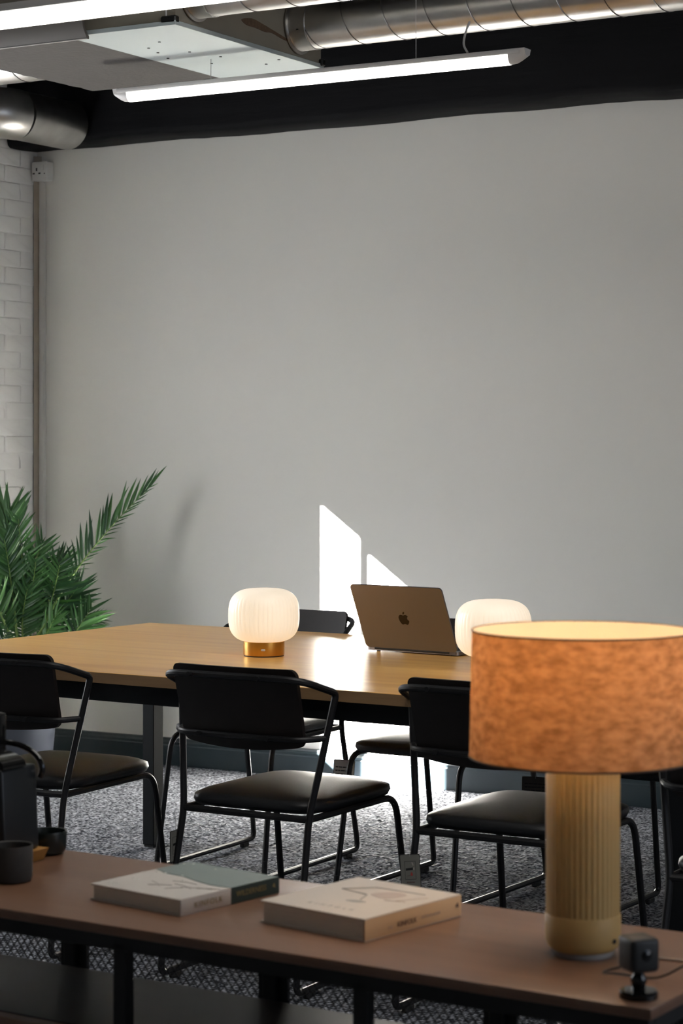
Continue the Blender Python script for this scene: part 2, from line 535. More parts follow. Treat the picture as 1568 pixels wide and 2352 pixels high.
wf.box(XR + 0.01, XR + 0.06, wy0, wy1, wz0, wz0 + 0.06).box(XR + 0.01, XR + 0.06, wy0, wy1, wz1 - 0.06, wz1)
struct(wf.build('added_window_right', 'white_pl', smooth=False), 'added wide window frame in the right-hand wall, unseen', 'window')

rf = MB().box(rx0 - 0.02, rx1 + 0.02, ry0 - 0.02, ry1 + 0.02, ZC + 0.062, ZC + 0.07)
struct(rf.build('added_rooflight', 'white_pl', smooth=False), 'added rooflight panel above the console, outside the picture', 'window')
# left wall with the sunny side window; its first metre from the corner is painted brickwork
U0, U1, UM0, UM1, WT, WB = 1.275, 1.800, 1.432, 1.470, 2.250, 1.20   # panes, measured from the back wall
oy0, oy1, oz0, oz1 = YB - 1.98, YB - 1.20, 0.78, 2.36
wl = MB()
by0, by1, bz0, bz1 = 4.54, 5.72, 0.88, 2.12       # wide window; its blind is added to stop the sun
wl.box(XL - 0.05, XL, oy1, YB, 0, ZC).box(XL - 0.05, XL, by1, oy0, 0, ZC).box(XL - 0.05, XL, YF, by0, 0, ZC)
wl.box(XL - 0.05, XL, oy0, oy1, 0, oz0).box(XL - 0.05, XL, oy0, oy1, oz1, ZC).box(XL - 0.05, XL, by0, by1, 0, bz0).box(XL - 0.05, XL, by0, by1, bz1, ZC)
wall_left = struct(wl.build('wall_left', 'brick', smooth=False), 'white painted rough brick wall at the left edge', 'wall')
fr = MB()
xa, xb = XL - 0.012, XL + 0.006
fr.box(xa, xb, YB - U0, oy1, oz0, oz1).box(xa, xb, oy0, YB - U1, oz0, oz1).box(xa, xb, YB - U1, YB - U0, WT, oz1).box(xa, xb, YB - U1, YB - U0, oz0, WB)
fr.box(xa, xb, YB - UM1, YB - UM0, WB, WT)
fr.box(xa, xb, YB - U1, YB - UM1, WT - 0.035, WT)
struct(fr.build('window_1', 'white_pl', smooth=False), 'narrow two-pane window in the left wall outside the picture', 'window')

bl_ = MB().box(XL - 0.030, XL - 0.022, by0, by1, bz0, bz1)
for y in (by0 + 0.02, (by0 + by1) / 2, by1 - 0.02):
    bl_.box(XL - 0.05, XL - 0.030, y - 0.02, y + 0.02, bz0, bz1)
struct(bl_.build('window_3', 'white_pl', smooth=False), 'wide left window with a white blind added to stop the sun, outside the picture', 'window')

brick_meshes = []
for k in range(6):
    random.seed(100 + k)
    bm = bmesh.new()
    bmesh.ops.create_cube(bm, size=1.0)
    bmesh.ops.bevel(bm, geom=bm.edges[:], offset=0.06, segments=1, affect='EDGES')
    for v in bm.verts:
        v.co = Vector((v.co.x * 0.016, v.co.y * 0.2235, v.co.z * 0.0738))
        v.co.x += random.uniform(-0.0010, 0.0010); v.co.z += random.uniform(-0.0006, 0.0006)
    me = bpy.data.meshes.new('brick'); bm.to_mesh(me); bm.free()
    me.materials.append(MT['brick'])
    me.polygons.foreach_set('use_smooth', [True] * len(me.polygons))
    brick_meshes.append(me)
random.seed(5)
for row in range(36):
    z = 0.04 + row * 0.0755
    off = 0.1125 if row % 2 else 0.0
    for i in range(5):
        y = YB - 0.115 - i * 0.2255 + off
        if y + 0.111 > YB - 0.001: continue
        if y - 0.111 < oy1 + 0.03: continue
        if z + 0.036 > ZW: continue
        o = obj('brick', brick_meshes[random.randrange(6)], wall_left)
        o.location = (XL + random.uniform(-0.0074, -0.0062), y + random.uniform(-0.002, 0.002), z)

# black beam along the top of the back wall, with a worn uneven arris
random.seed(11)
bmv = MB()
prot = 0.215
xs = [XL + 0.001 + i * (XR - XL - 0.002) / 140 for i in range(141)]
prof = []
for x in xs:
    j = 0.004 * math.sin(x * 9.1) + 0.005 * math.sin(x * 3.3 + 1) + random.uniform(-0.002, 0.002)
    ring = [(YB - 0.001, ZW + j * 0.6), (YB - prot * 0.55, ZW - 0.006 + j), (YB - prot + 0.022, ZW - 0.004 + j), (YB - prot + 0.006, ZW + 0.006 + j), (YB - prot, ZW + 0.026 + j), (YB - prot, ZC - 0.001), (YB - 0.001, ZC - 0.001)]
    prof.append([(x, a, b) for a, b in ring])
n = 7
bmv.add([p for r_ in prof for p in r_], [(i * n + k, i * n + (k + 1) % n, (i + 1) * n + (k + 1) % n, (i + 1) * n + k) for i in range(140) for k in range(n)] + [tuple(range(n)), tuple(140 * n + k for k in range(n - 1, -1, -1))])
struct(bmv.build('trim_1', 'beam', angle=50), 'black painted beam running above the white wall', 'beam')

# skirting: tall dark board with a moulded lip
sk = MB()
skp = [(0, 0), (0.020, 0), (0.020, 0.085), (0.017, 0.090), (0.017, 0.100), (0.010, 0.108), (0.008, 0.116), (0, 0.118)]
sk.prism(skp, XL + 0.002, XR - 0.002, lambda u, v, w_: (w_, YB - 0.0005 - u, v + 0.0005))
struct(sk.build('baseboard_back', 'skirt', angle=25), 'dark teal skirting board along the white wall', 'baseboard')

# ------------------------------------------------------------------ wall socket and corner trunking
so_ = thing('wall_socket', 'white switched wall socket in the corner below the black beam', 'socket', (-6.045, YB, 2.630))
MB().box(-0.040, 0.040, -0.046, -0.0005, -0.042, 0.042, 0.003).build('back_box', 'white_pl', so_)
MB().box(-0.043, 0.043, -0.054, -0.046, -0.043, 0.043, 0.003).build('face_plate', 'white_pl', so_)
for (x, z, a, b) in ((-0.014, 0.008, 0.0035, 0.0075), (-0.030, -0.010, 0.006, 0.003), (0.002, -0.010, 0.006, 0.003)):
    MB().box(x - a, x + a, -0.0548, -0.0538, z - b, z + b).build('pin_hole', 'hole', so_)
MB().box(0.015, 0.027, -0.058, -0.054, 0.004, 0.028, 0.0015).build('rocker_switch', 'white_pl', so_)
for z in (-0.030,):
    MB().lathe([(0.003, 0), (0.003, 0.001)], 12).build('plate_screw', 'screw', so_).matrix_local = Matrix.Translation((0.030, -0.0538, -0.012)) @ Matrix.Rotation(R(90), 4, 'X')
tr = thing('cable_trunking', 'slim white cable trunking running down the room corner', 'trunking', (-6.062, YB, 0.12))
MB().box(-0.012, 0.012, -0.018, -0.0005, 0.0, 2.467, 0.002).build('channel', 'trunk', tr)
MB().box(0.012, 0.0155, -0.012, -0.0005, 0.0, 2.46, 0.001).build('lip', 'trunk', tr)
struct(MB().prism([(0, 0), (0.022, 0), (0, 0.030)], 0.119, ZW - 0.02, lambda u, v, w_: (XL + 0.0065 + u, YB - 0.0008 - v, w_)).build('trim_2', 'cornerstrip'), 'brownish strip filling the room corner', 'trim')  # brownish strip down the corner

# ------------------------------------------------------------------ meeting table
TH = R(-3.0)
tu = Vector((math.cos(TH), math.sin(TH), 0)); tv = Vector((-math.sin(TH), math.cos(TH), 0))
TL, TW, TZ = 2.67, 1.38, 0.772
tc_ = Vector((-4.381, 6.240, 0)) + tu * TL / 2 - tv * TW / 2
tb = thing('meeting_table', 'long light oak meeting table on a black steel frame', 'table', tc_, TH)
MB().box(-TL / 2, TL / 2, -TW / 2, TW / 2, TZ - 0.030, TZ, 0.0015, 1).build('table_top', 'oak', tb)
for (a, b, c_, d) in ((-TL / 2 - 0.001, TL / 2 + 0.001, -TW / 2 - 0.001, -TW / 2), (-TL / 2 - 0.001, TL / 2 + 0.001, TW / 2, TW / 2 + 0.001), (-TL / 2 - 0.001, -TL / 2, -TW / 2, TW / 2), (TL / 2, TL / 2 + 0.001, -TW / 2, TW / 2)):
    MB().box(a, b, c_, d, TZ - 0.0295, TZ - 0.001).build('edge_band', 'oak_edge', tb, smooth=False)
af = [('apron', -TL / 2 + 0.03, TL / 2 - 0.03, -TW / 2 + 0.022, -TW / 2 + 0.062), ('apron', -TL / 2 + 0.03, TL / 2 - 0.03, TW / 2 - 0.062, TW / 2 - 0.022),
      ('apron', -TL / 2 + 0.03, -TL / 2 + 0.07, -TW / 2 + 0.062, TW / 2 - 0.062), ('apron', TL / 2 - 0.07, TL / 2 - 0.03, -TW / 2 + 0.062, TW / 2 - 0.062)]
for nm, a, b, c_, d in af:
    MB().box(a, b, c_, d, TZ - 0.082, TZ - 0.030, 0.002, 1).build(nm, 'frame', tb)
for sx in (-1, 1):
    for sy in (-1, 1):
        x = sx * (TL / 2 - 0.055); y = sy * (TW / 2 - 0.052)
        l = MB().box(x - 0.024, x + 0.024, y - 0.028, y + 0.028, 0.008, TZ - 0.082, 0.002, 1).build('leg', 'frame', tb)
        MB().box(x - 0.02, x + 0.02, y - 0.024, y + 0.024, 0.0, 0.008).build('foot', 'rubber', l)

# ------------------------------------------------------------------ chairs
def chair_proto():
    g = 'black steel and leather chairs around the meeting table'
    t = thing('meeting_chair', 'x', 'chair', group=g)
    r = 0.0092
    zr = 0.012 + r      # runner height
    ZS = 0.444
    for s in (-1, 1):
        fl = fillet([(s * 0.192, -0.215, ZS), (s * 0.194, 0.228, ZS), (s * 0.205, 0.290, zr + 0.055)], 0.055)
        MB().tube(fl, r).build('leg', 'steel', t)
        rn = fillet([(s * 0.205, 0.290, zr + 0.055), (s * 0.2065, 0.297, zr), (s * 0.2085, -0.300, zr), (s * 0.2075, -0.292, zr + 0.055)], 0.05)
        ru = MB().tube(rn, r).build('runner', 'steel', t)
        for y in (0.245, -0.235):
            MB().box(s * 0.2070 - 0.008, s * 0.2070 + 0.008, y - 0.02, y + 0.02, 0.0, 0.016, 0.003, 1).build('glide', 'rubber', ru)
        bl = fillet([(s * 0.2075, -0.292, zr + 0.055), (s * 0.193, -0.215, ZS), (s * 0.236, -0.163, 0.735)], 0.04)
        MB().tube(bl, r).build('leg', 'steel', t)
    # wrap-round top rail, lower back rail
    top = fillet([(-0.236, -0.163, 0.735), (-0.240, -0.158, 0.764), (-0.212, -0.283, 0.806), (0, -0.298, 0.808), (0.212, -0.283, 0.806), (0.240, -0.158, 0.764), (0.236, -0.163, 0.735)], [0.03, 0.06, 0.2, 0.06, 0.03], 7)
    MB().tube(top, r).build('top_rail', 'steel', t)
    low = fillet([(-0.222, -0.181, 0.650), (-0.186, -0.244, 0.649), (0, -0.256, 0.649), (0.186, -0.244, 0.649), (0.222, -0.181, 0.650)], [0.05, 0.15, 0.05], 6)
    MB().tube(low, r * 0.88).build('lower_rail', 'steel', t)
    MB().tube([(-0.193, -0.215, ZS), (0.193, -0.215, ZS)], r).build('seat_bar', 'steel', t)
    MB().tube([(-0.193, 0.12, ZS), (0.193, 0.12, ZS)], r * 0.8).build('seat_bar', 'steel', t)
    # curved plywood back: rounded outline bent about a vertical axis and leaning back
    NX, NZ = 30, 8
    hw, z0, z1, th, rc = 0.190, 0.628, 0.830, 0.013, 0.020
    us = [-hw + rc * (1 - math.cos(R(90 * k / 6))) for k in range(7)]
    us = us + [-hw + rc + (2 * hw - 2 * rc) * k / 18 for k in range(1, 18)] + [-x for x in reversed(us)]
    def bp(i, j, o):
        x = us[i]; u = x / hw; v = -1 + 2 * j / NZ
        e = max(0.0, abs(x) - (hw - rc))
        cut = rc - math.sqrt(max(0.0, rc * rc - e * e))
        zc, h = (z0 + z1) / 2, (z1 - z0) / 2 - cut
        z = zc + v * h
        x *= 1 - 0.028 * (z1 - z) / (z1 - z0)
        y = -0.222 - 0.052 * (z - z0) / (z1 - z0) - 0.016 * (1 - u * u) + o
        return (x, y, z - 0.014 * (1 - u * u) * max(0.0, -v))
    b = MB()
    grid = []
    for o in (0, th):
        for i in range(NX + 1):
            for j in range(NZ + 1):
                grid.append(bp(i, j, o))
    f = []
    N1 = (NX + 1) * (NZ + 1)
    idx = lambda i, j, k: k * N1 + i * (NZ + 1) + j
    for i in range(NX):
        for j in range(NZ):
            f.append((idx(i, j, 0), idx(i + 1, j, 0), idx(i + 1, j + 1, 0), idx(i, j + 1, 0)))
            f.append((idx(i, j, 1), idx(i, j + 1, 1), idx(i + 1, j + 1, 1), idx(i + 1, j, 1)))
    for i in range(NX):
        f.append((idx(i, 0, 0), idx(i, 0, 1), idx(i + 1, 0, 1), idx(i + 1, 0, 0)))
        f.append((idx(i, NZ, 0), idx(i + 1, NZ, 0), idx(i + 1, NZ, 1), idx(i, NZ, 1)))
    for j in range(NZ):
        f.append((idx(0, j, 0), idx(0, j + 1, 0), idx(0, j + 1, 1), idx(0, j, 1)))
        f.append((idx(NX, j, 0), idx(NX, j, 1), idx(NX, j + 1, 1), idx(NX, j + 1, 0)))
    b.add(grid, f)
    back = b.build('backrest', 'ply', t, angle=40)
    for x in (-0.115, 0.095):
        for (y, z) in ((-0.304, 0.807), (-0.260, 0.649)):
            MB().tube([(x, y + 0.02, z), (x, y - 0.005, z)], 0.0065, 10).build('bolt', 'steel', back)
    # padded seat
    p = MB()
    NXs, NYs = 22, 22
    top_, bot_ = [], []
    for i in range(NXs + 1):
        for j in range(NYs + 1):
            u = -1 + 2 * i / NXs; v = -1 + 2 * j / NYs
            # map square to rounded square
            rr = (abs(u) ** 6 + abs(v) ** 6) ** (1 / 6)
            mx = max(abs(u), abs(v))
            k = (mx / rr) if rr > 0 else 1
            x = u * k * 0.201; y = 0.018 + v * k * 0.228
            e = mx ** 8
            top_.append((x, y, 0.478 + 0.024 * (1 - mx ** 2.5) ** 0.8 * 1.0 + 0.004 * (1 - e)))
            bot_.append((x * 0.985, y * 0.985, 0.4535))
    mid_ = [(x * 1.012, y * 1.012, 0.466) for (x, y, z) in top_]
    n1 = (NXs + 1) * (NYs + 1)
    ii = lambda i, j: i * (NYs + 1) + j
    ff = []
    for i in range(NXs):
        for j in range(NYs):
            ff.append((ii(i, j), ii(i + 1, j), ii(i + 1, j + 1), ii(i, j + 1)))
            ff.append((n1 + ii(i, j), n1 + ii(i, j + 1), n1 + ii(i + 1, j + 1), n1 + ii(i + 1, j)))
    ring = [ii(i, 0) for i in range(NXs)] + [ii(NXs, j) for j in range(NYs)] + [ii(i, NYs) for i in range(NXs, 0, -1)] + [ii(0, j) for j in range(NYs, 0, -1)]
    verts = top_ + bot_
    base = len(verts)
    verts += [mid_[q] for q in ring]
    m = len(ring)
    for q in range(m):
        q2 = (q + 1) % m
        ff.append((ring[q], ring[q2], base + q2, base + q))
        ff.append((base + q, base + q2, n1 + ring[q2], n1 + ring[q]))
    p.add(verts, ff)
    p.build('seat', 'leather', t, angle=70)
    return t
def copy_tree(o, parent=None):
    c = o.copy()
    C.objects.link(c)
    c.parent = parent
    for ch in list(o.children):
        copy_tree(ch, c)
    return c
proto = chair_proto()
chairs = [
    ((-3.006, 4.930), -1, 'black chair seen from behind, in the middle of the near row, facing the ribbed lamp'),
    ((-3.796, 4.925), 2, 'black chair seen from behind at the left edge, nearest the palm'),
    ((-2.312, 4.930), -1, 'black chair seen from behind, partly hidden by the linen lamp shade'),
    ((-1.560, 4.700), 0, 'black chair at the right edge of the near row, only its seat corner showing'),
    ((-3.840, 6.100), 180, 'black chair facing us across the table, beside the left ribbed lamp'),
    ((-3.105, 6.010), 177, 'black chair facing us across the table, behind the open laptop'),
    ((-2.285, 5.930), 177, 'black chair facing us across the table, its legs showing right of the cream lamp base'),
]
for i, ((x, y), a, lab) in enumerate(chairs):
    o = proto if i == 0 else copy_tree(proto)
    o.location = (x, y, 0); o.rotation_euler = (0, 0, R(a)); o['label'] = lab

# hang tags tied to chair frames
def hang_tag(label, top, x_dir, n_w, n_h, face, lean=0.0, style='icon'):
    x = Vector(x_dir).normalized(); up = Vector((0, 0, 1))
    t = thing('hang_tag', label, 'tag', top, group='card tags tied to the chairs')
    M = frame_m((0, 0, 0), x, up)
    yv = M.to_3x3() @ Vector((0, 0, 1))
    th = 0.0012
    fn = lambda u, v, w_: M @ Vector((u, v, w_))
    MB().prism(rrect(-n_w / 2, n_w / 2, -n_h, 0, 0.004), -th, 0, fn).build('card', 'tagd' if style == 'text' and face == 'tagd' else 'black', t)
    MB().prism(rrect(-n_w / 2 + 0.0016, n_w / 2 - 0.0016, -n_h + 0.0016, -0.0016, 0.003), 0, 0.0004, fn).build('card_face', face, t)
    if style == 'icon':
        a, b = n_w * 0.27, n_h
        for (x0, x1, y0, y1) in ((-a, a, -b * 0.215, -b * 0.205), (-a, a, -b * 0.755, -b * 0.745), (-a, -a + 0.0007, -b * 0.75, -b * 0.21), (a - 0.0007, a, -b * 0.75, -b * 0.21)):
            MB().prism([(x0, y0), (x1, y0), (x1, y1), (x0, y1)], 0.0004, 0.0007, fn).build('printed_line', 'black', t)
        MB().prism([(-a * 0.8, -b * 0.49), (a * 0.5, -b * 0.47), (a * 0.5, -b * 0.40), (-a * 0.8, -b * 0.42)], 0.0004, 0.0007, fn).build('printed_matchbox', 'black', t)
        MB().prism([(a * 0.5, -b * 0.475), (a * 0.75, -b * 0.472), (a * 0.75, -b * 0.40), (a * 0.5, -b * 0.405)], 0.0004, 0.0007, fn).build('printed_box_end', 'inkg', t)
        MB().prism([(a * 0.25, -b * 0.25), (a * 0.5, -b * 0.25), (a * 0.65, -b * 0.34), (a * 0.45, -b * 0.345)], 0.0004, 0.0007, fn).build('printed_cigarette', 'inkg', t)
        MB().prism(catmull([(0.0, -b * 0.63), (a * 0.3, -b * 0.65), (a * 0.42, -b * 0.60), (a * 0.2, -b * 0.535), (0.0, -b * 0.59)], 4), 0.0004, 0.0007, lambda u, v, w_: M @ Vector((u, v, w_))).build('printed_flame', 'red', t)
        MB().prism([(-a * 0.75, -b * 0.655), (0.0, -b * 0.645), (0.0, -b * 0.635), (-a * 0.75, -b * 0.645)], 0.0004, 0.0007, fn).build('printed_match', 'ink', t)
        for k in range(7):
            u = -a * 0.75 + k * a * 0.215
            MB().prism([(u, -b * 0.865), (u + a * 0.15, -b * 0.862), (u + a * 0.15, -b * 0.82), (u, -b * 0.823)], 0.0004, 0.0006, fn).build('printed_letter', 'ink', t)
    else:
        random.seed(3)
        for k in range(4):
            v = -n_h * (0.32 + 0.14 * k)
            u = -n_w * 0.40
            while u < n_w * 0.36:
                d = random.uniform(0.10, 0.22) * n_w
                MB().prism([(u, v), (min(u + d, n_w * 0.40), v), (min(u + d, n_w * 0.40), v + n_h * 0.045), (u, v + n_h * 0.045)], 0.0004, 0.0006, fn).build('printed_line', 'black', t)
                u += d + 0.02 * n_w
    MB().tube([tuple(M @ Vector((0, -0.006, 0.0008))), tuple(M @ Vector((0.003, 0.02, 0.001))), tuple(M @ Vector((0.004, 0.05, -0.004)))], 0.0005, 5).build('string', 'string', t)
    return t
hang_tag('grey hang tag with a match and cigarette picture on the chair by the linen lamp', (-2.5050, 4.672, 0.3938), (0.93, 0.38, 0.06), 0.050, 0.082, 'tagc')
hang_tag('dark hang tag seen nearly edge-on on the middle near chair', (-3.2120, 4.690, 0.3870), (-0.05, 1.0, 0), 0.048, 0.082, 'tagc')
hang_tag('pale hang tag with printed lines under the far chair left of the laptop', (-3.6370, 6.320, 0.3340), (0.90, 0.42, -0.06), 0.072, 0.085, 'tagw', style='text')
hang_tag('dark hang tag with printed lines beside the cream lamp base', (-2.8690, 6.190, 0.3530), (0.95, 0.30, -0.02), 0.085, 0.075, 'tagd', style='text')

# ------------------------------------------------------------------ ribbed glass table lamps
def ribbed_lamp():
    t = thing('ribbed_lamp', 'x', 'lamp', group='frosted ribbed table lamps on the meeting table')
    MB().lathe([(0.0595, 0.0), (0.0595, 0.003)], 64).build('base_foot', 'rubber', t)
    b = MB().lathe([(0.0605, 0.003), (0.0615, 0.005), (0.0615, 0.043), (0.0600, 0.0445), (0.040, 0.0445)], 72).build('brass_base', 'brass', t)
    prof = [(0.030, 0.040), (0.050, 0.0405)]
    R0, z0, z1 = 0.1055, 0.040, 0.200
    zc, hz = (z0 + z1) / 2, (z1 - z0) / 2
    for k in range(1, 40):
        a = -math.pi / 2 + math.pi * k / 40
        ca, sa = math.cos(a), math.sin(a)
        prof.append((R0 * abs(ca) ** 0.55, zc + hz * (abs(sa) ** 0.72) * (1 if sa > 0 else -1)))
    prof.append((0.012, z1))
    prof = [p for p in prof if p[0] > 0.011]
    prof.sort(key=lambda p: p[1])
    rib = lambda a, z: 0.010 * (abs(math.sin(a * 24)) ** 0.55 - 0.8) * math.exp(-((z - zc) / (hz * 0.78)) ** 4)
    MB().lathe(prof, 288, rib=rib).build('glass_shade', 'opal', t, angle=80)
    M = frame_m((0, -0.0615, 0.022), (1, 0, 0), (0, 0, 1))
    MB().prism(rrect(-0.0065, 0.0065, -0.0028, 0.0028, 0.0027), 0.0, 0.0015, lambda u, v, w_: M @ Vector((u, v, w_))).build('switch', 'white_pl', t)
    return t
rl = ribbed_lamp()
rl.location = (-3.405, 5.437, TZ); rl.rotation_euler = (0, 0, R(30)); rl['label'] = 'glowing ribbed globe lamp on brass base in the open middle of the table'
r2 = copy_tree(rl)
r2.location = (-2.611, 5.358, TZ); r2.rotation_euler = (0, 0, R(33)); r2['label'] = 'glowing ribbed globe lamp half hidden behind the linen drum shade'

# ------------------------------------------------------------------ laptop
a_ = math.atan2(5.744 - 5.777, -2.922 + 3.249)
lp = thing('laptop', 'open grey aluminium laptop with its lid towards us on the oak table', 'laptop', (-3.055, 5.712, TZ), a_)
LW, LD, LH = 0.328, 0.226, 0.216
MB().prism(rrect(-LW / 2, LW / 2, 0.0, LD, 0.010), 0.003, 0.0125, lambda u, v, w_: (u, v, w_)).build('base', 'alu', lp)
MB().box(-LW / 2 + 0.026, LW / 2 - 0.026, 0.018, 0.125, 0.0125, 0.0128).build('keyboard_well', 'keys', lp)
kb = MB()
for r_ in range(6):
    for c_ in range(14):
        x = -LW / 2 + 0.029 + c_ * 0.0196; y = 0.0205 + r_ * 0.0173
        kb.box(x, x + 0.0165, y, y + 0.0145, 0.0128, 0.0137)
ko = kb.build('keys', 'keys', lp, smooth=False); ko['kind'] = 'stuff'
MB().prism(rrect(-0.07, 0.07, 0.135, 0.220, 0.004), 0.0125, 0.0127, lambda u, v, w_: (u, v, w_)).build('trackpad', 'alu', lp)
for x in (-LW / 2 + 0.03, LW / 2 - 0.03):
    for y in (0.02, LD - 0.02):
        MB().lathe([(0.006, 0), (0.006, 0.003)], 16, (x, y, 0)).build('rubber_foot', 'rubber', lp)
tilt = R(25)
lidM = Matrix.Translation((0, 0.004, 0.0125)) @ Matrix.Rotation(tilt, 4, 'X')
lf = lambda u, v, w_: lidM @ Vector((u, -w_, v))
lid = MB().prism(rrect(-LW / 2, LW / 2, 0.002, LH, 0.012), 0.0, 0.0055, lf).build('lid', 'alu', lp)
MB().prism(rrect(-LW / 2 + 0.006, LW / 2 - 0.006, 0.010, LH - 0.006, 0.006), -0.0003, 0.0, lf).build('screen', 'screen', lid)
ap = [(0, .30), (.12, .345), (.27, .365), (.41, .31), (.485, .235), (.40, .13), (.365, 0), (.40, -.13), (.51, -.23), (.46, -.38), (.35, -.55), (.24, -.615), (.12, -.585), (0, -.555), (-.12, -.585), (-.24, -.615), (-.36, -.54), (-.47, -.35), (-.53, -.12), (-.525, .10), (-.44, .265), (-.29, .36), (-.13, .345)]
def cm2(pts, n=4):
    return [(p.x, p.y) for p in catmull([Vector((a, b)) for a, b in pts], n)]
ls = 0.0335
lc = (0.003, LH * 0.50)
MB().prism([(lc[0] + u * ls, lc[1] + v * ls) for u, v in cm2(ap)], 0.0055, 0.0059, lf).build('logo', 'logo', lid)
lv = []
for k in range(9):
    t_ = k / 8
    lv.append((0.005 + 0.20 * t_ - 0.07 * math.sin(math.pi * t_), 0.40 + 0.30 * t_ + 0.05 * math.sin(math.pi * t_)))
for k in range(1, 8):
    t_ = 1 - k / 8
    lv.append((0.005 + 0.20 * t_ + 0.06 * math.sin(math.pi * t_), 0.40 + 0.30 * t_ - 0.05 * math.sin(math.pi * t_)))
MB().prism([(lc[0] + u * ls, lc[1] + v * ls) for u, v in lv], 0.0055, 0.0059, lf).build('logo_leaf', 'logo', lid)
MB().tube([(-LW / 2 + 0.03, 0.002, 0.010), (LW / 2 - 0.03, 0.002, 0.010)], 0.0045, 10).build('hinge', 'keys', lp)

# ------------------------------------------------------------------ potted palm
pt = thing('potted_palm', 'green potted palm in a grey planter in the far corner', 'plant', (-5.690, 7.18, 0))
pr = [(0.115, 0.0), (0.118, 0.004), (0.158, 0.47), (0.163, 0.475), (0.163, 0.49), (0.152, 0.49), (0.146, 0.455)]
MB().lathe(pr, 56, caps=True).build('planter', 'pot', pt)
MB().lathe([(0.146, 0.445), (0.146, 0.452), (0.08, 0.458), (0.005, 0.46)], 40).build('soil', 'soil', pt)

def leaflet_mesh(k):
    random.seed(40 + k)
    n = 8
    v = []
    droop = (0.10, 0.22, 0.05, 0.30)[k % 4]
    for i in range(n + 1):
        t = i / n
        wd = 0.055 * (math.sin(math.pi * min(1, t * 0.93 + 0.07) ** 0.75) ** 0.9) if i < n else 0.001
        wd = max(wd, 0.001)
        zz = -droop * t * t
        v += [(t, -wd, zz + wd * 0.45), (t, 0, zz), (t, wd, zz + wd * 0.45)]
    f = []
    for i in range(n):
        f += [(3 * i, 3 * i + 3, 3 * i + 4, 3 * i + 1), (3 * i + 1, 3 * i + 4, 3 * i + 5, 3 * i + 2)]
    mb = MB(); mb.add(v, f)
    me = bpy.data.meshes.new('leaflet'); me.from_pydata(mb.v, [], mb.f)
    me.materials.append(MT['leaf'])
    me.polygons.foreach_set('use_smooth', [True] * len(me.polygons))
    return me
LM = [leaflet_mesh(k) for k in range(4)]
tocam = Vector((0.5, -0.866, 0.15)).normalized()
leaf_count = 0
def frond(P, n, lenl, lenr, normal, ang=(58, 22), t0=0.25, fan=1.0, wide=1.0):
    """leaf with a bowed stalk and two ranks of leaflets"""
    global leaf_count
    o0 = Vector(pt.location)
    base = Vector((pt.location.x + random.uniform(-0.05, 0.05), pt.location.y + random.uniform(-0.05, 0.05), 0.45))
    ra = [p for p in bez(*P, 22)]
    st = bez(base, (base + ra[0]) / 2 + Vector((0, 0, 0.02)), ra[0], 6)[:-1]
    path = [p - o0 for p in st + ra]
    rad = [0.0065 - 0.0052 * i / (len(path) - 1) for i in range(len(path))]
    fo = MB().tube(path, rad, 7).build('frond', 'stem', pt, angle=80)
    N0 = Vector(normal).normalized()
    stuff = MB()
    for i in range(n):
        t = t0 + (1 - t0) * i / (n - 1)
        q = t * 22; k = min(21, int(q)); fr_ = q - k
        p = ra[k].lerp(ra[k + 1], fr_)
        T = (ra[min(22, k + 1)] - ra[max(0, k - 1)]).normalized() if k else (ra[1] - ra[0]).normalized()
        S = T.cross(N0).normalized()
        N = S.cross(T).normalized()
        env = (0.45 + 0.55 * math.sin(math.pi * (0.15 + 0.75 * (t - t0) / (1 - t0)))) * fan
        for sgn, ln in ((-1, lenl), (1, lenr)):
            if ln <= 0: continue
            if ln < 0.07 and random.random() < 0.45: continue
            a = R(ang[0] + (ang[1] - ang[0]) * (t - t0) / (1 - t0) + random.uniform(-6, 6))
            L = ln * env * random.uniform(0.85, 1.12)
            d = (T * math.cos(a) + S * sgn * math.sin(a) + N * random.uniform(-0.02, 0.22)).normalized()
            zt = (N + d * -N.dot(d)).normalized()
            yv = zt.cross(d).normalized()
            tw = Matrix.Rotation(random.uniform(-0.5, 0.5), 3, d)
            zt, yv = tw @ zt, tw @ yv
            M = Matrix((d * L, yv * L * wide * random.uniform(0.85, 1.15), zt * L)).transposed().to_4x4()
            M.translation = p - o0
            me = LM[random.randrange(4)]
            if leaf_count < 296:
                obj('leaflet', me, fo, M)
                leaf_count += 1
            else:
                stuff.add([M @ v.co for v in me.vertices], [tuple(f.vertices) for f in me.polygons])
    if stuff.v:
        me = bpy.data.meshes.new('leaflets'); me.from_pydata(stuff.v, [], stuff.f); me.materials.append(MT['leaf'])
        me.polygons.foreach_set('use_smooth', [True] * len(me.polygons))
        so2 = obj('leaflets', me, fo); so2['kind'] = 'stuff'
random.seed(21)
tc2 = tocam
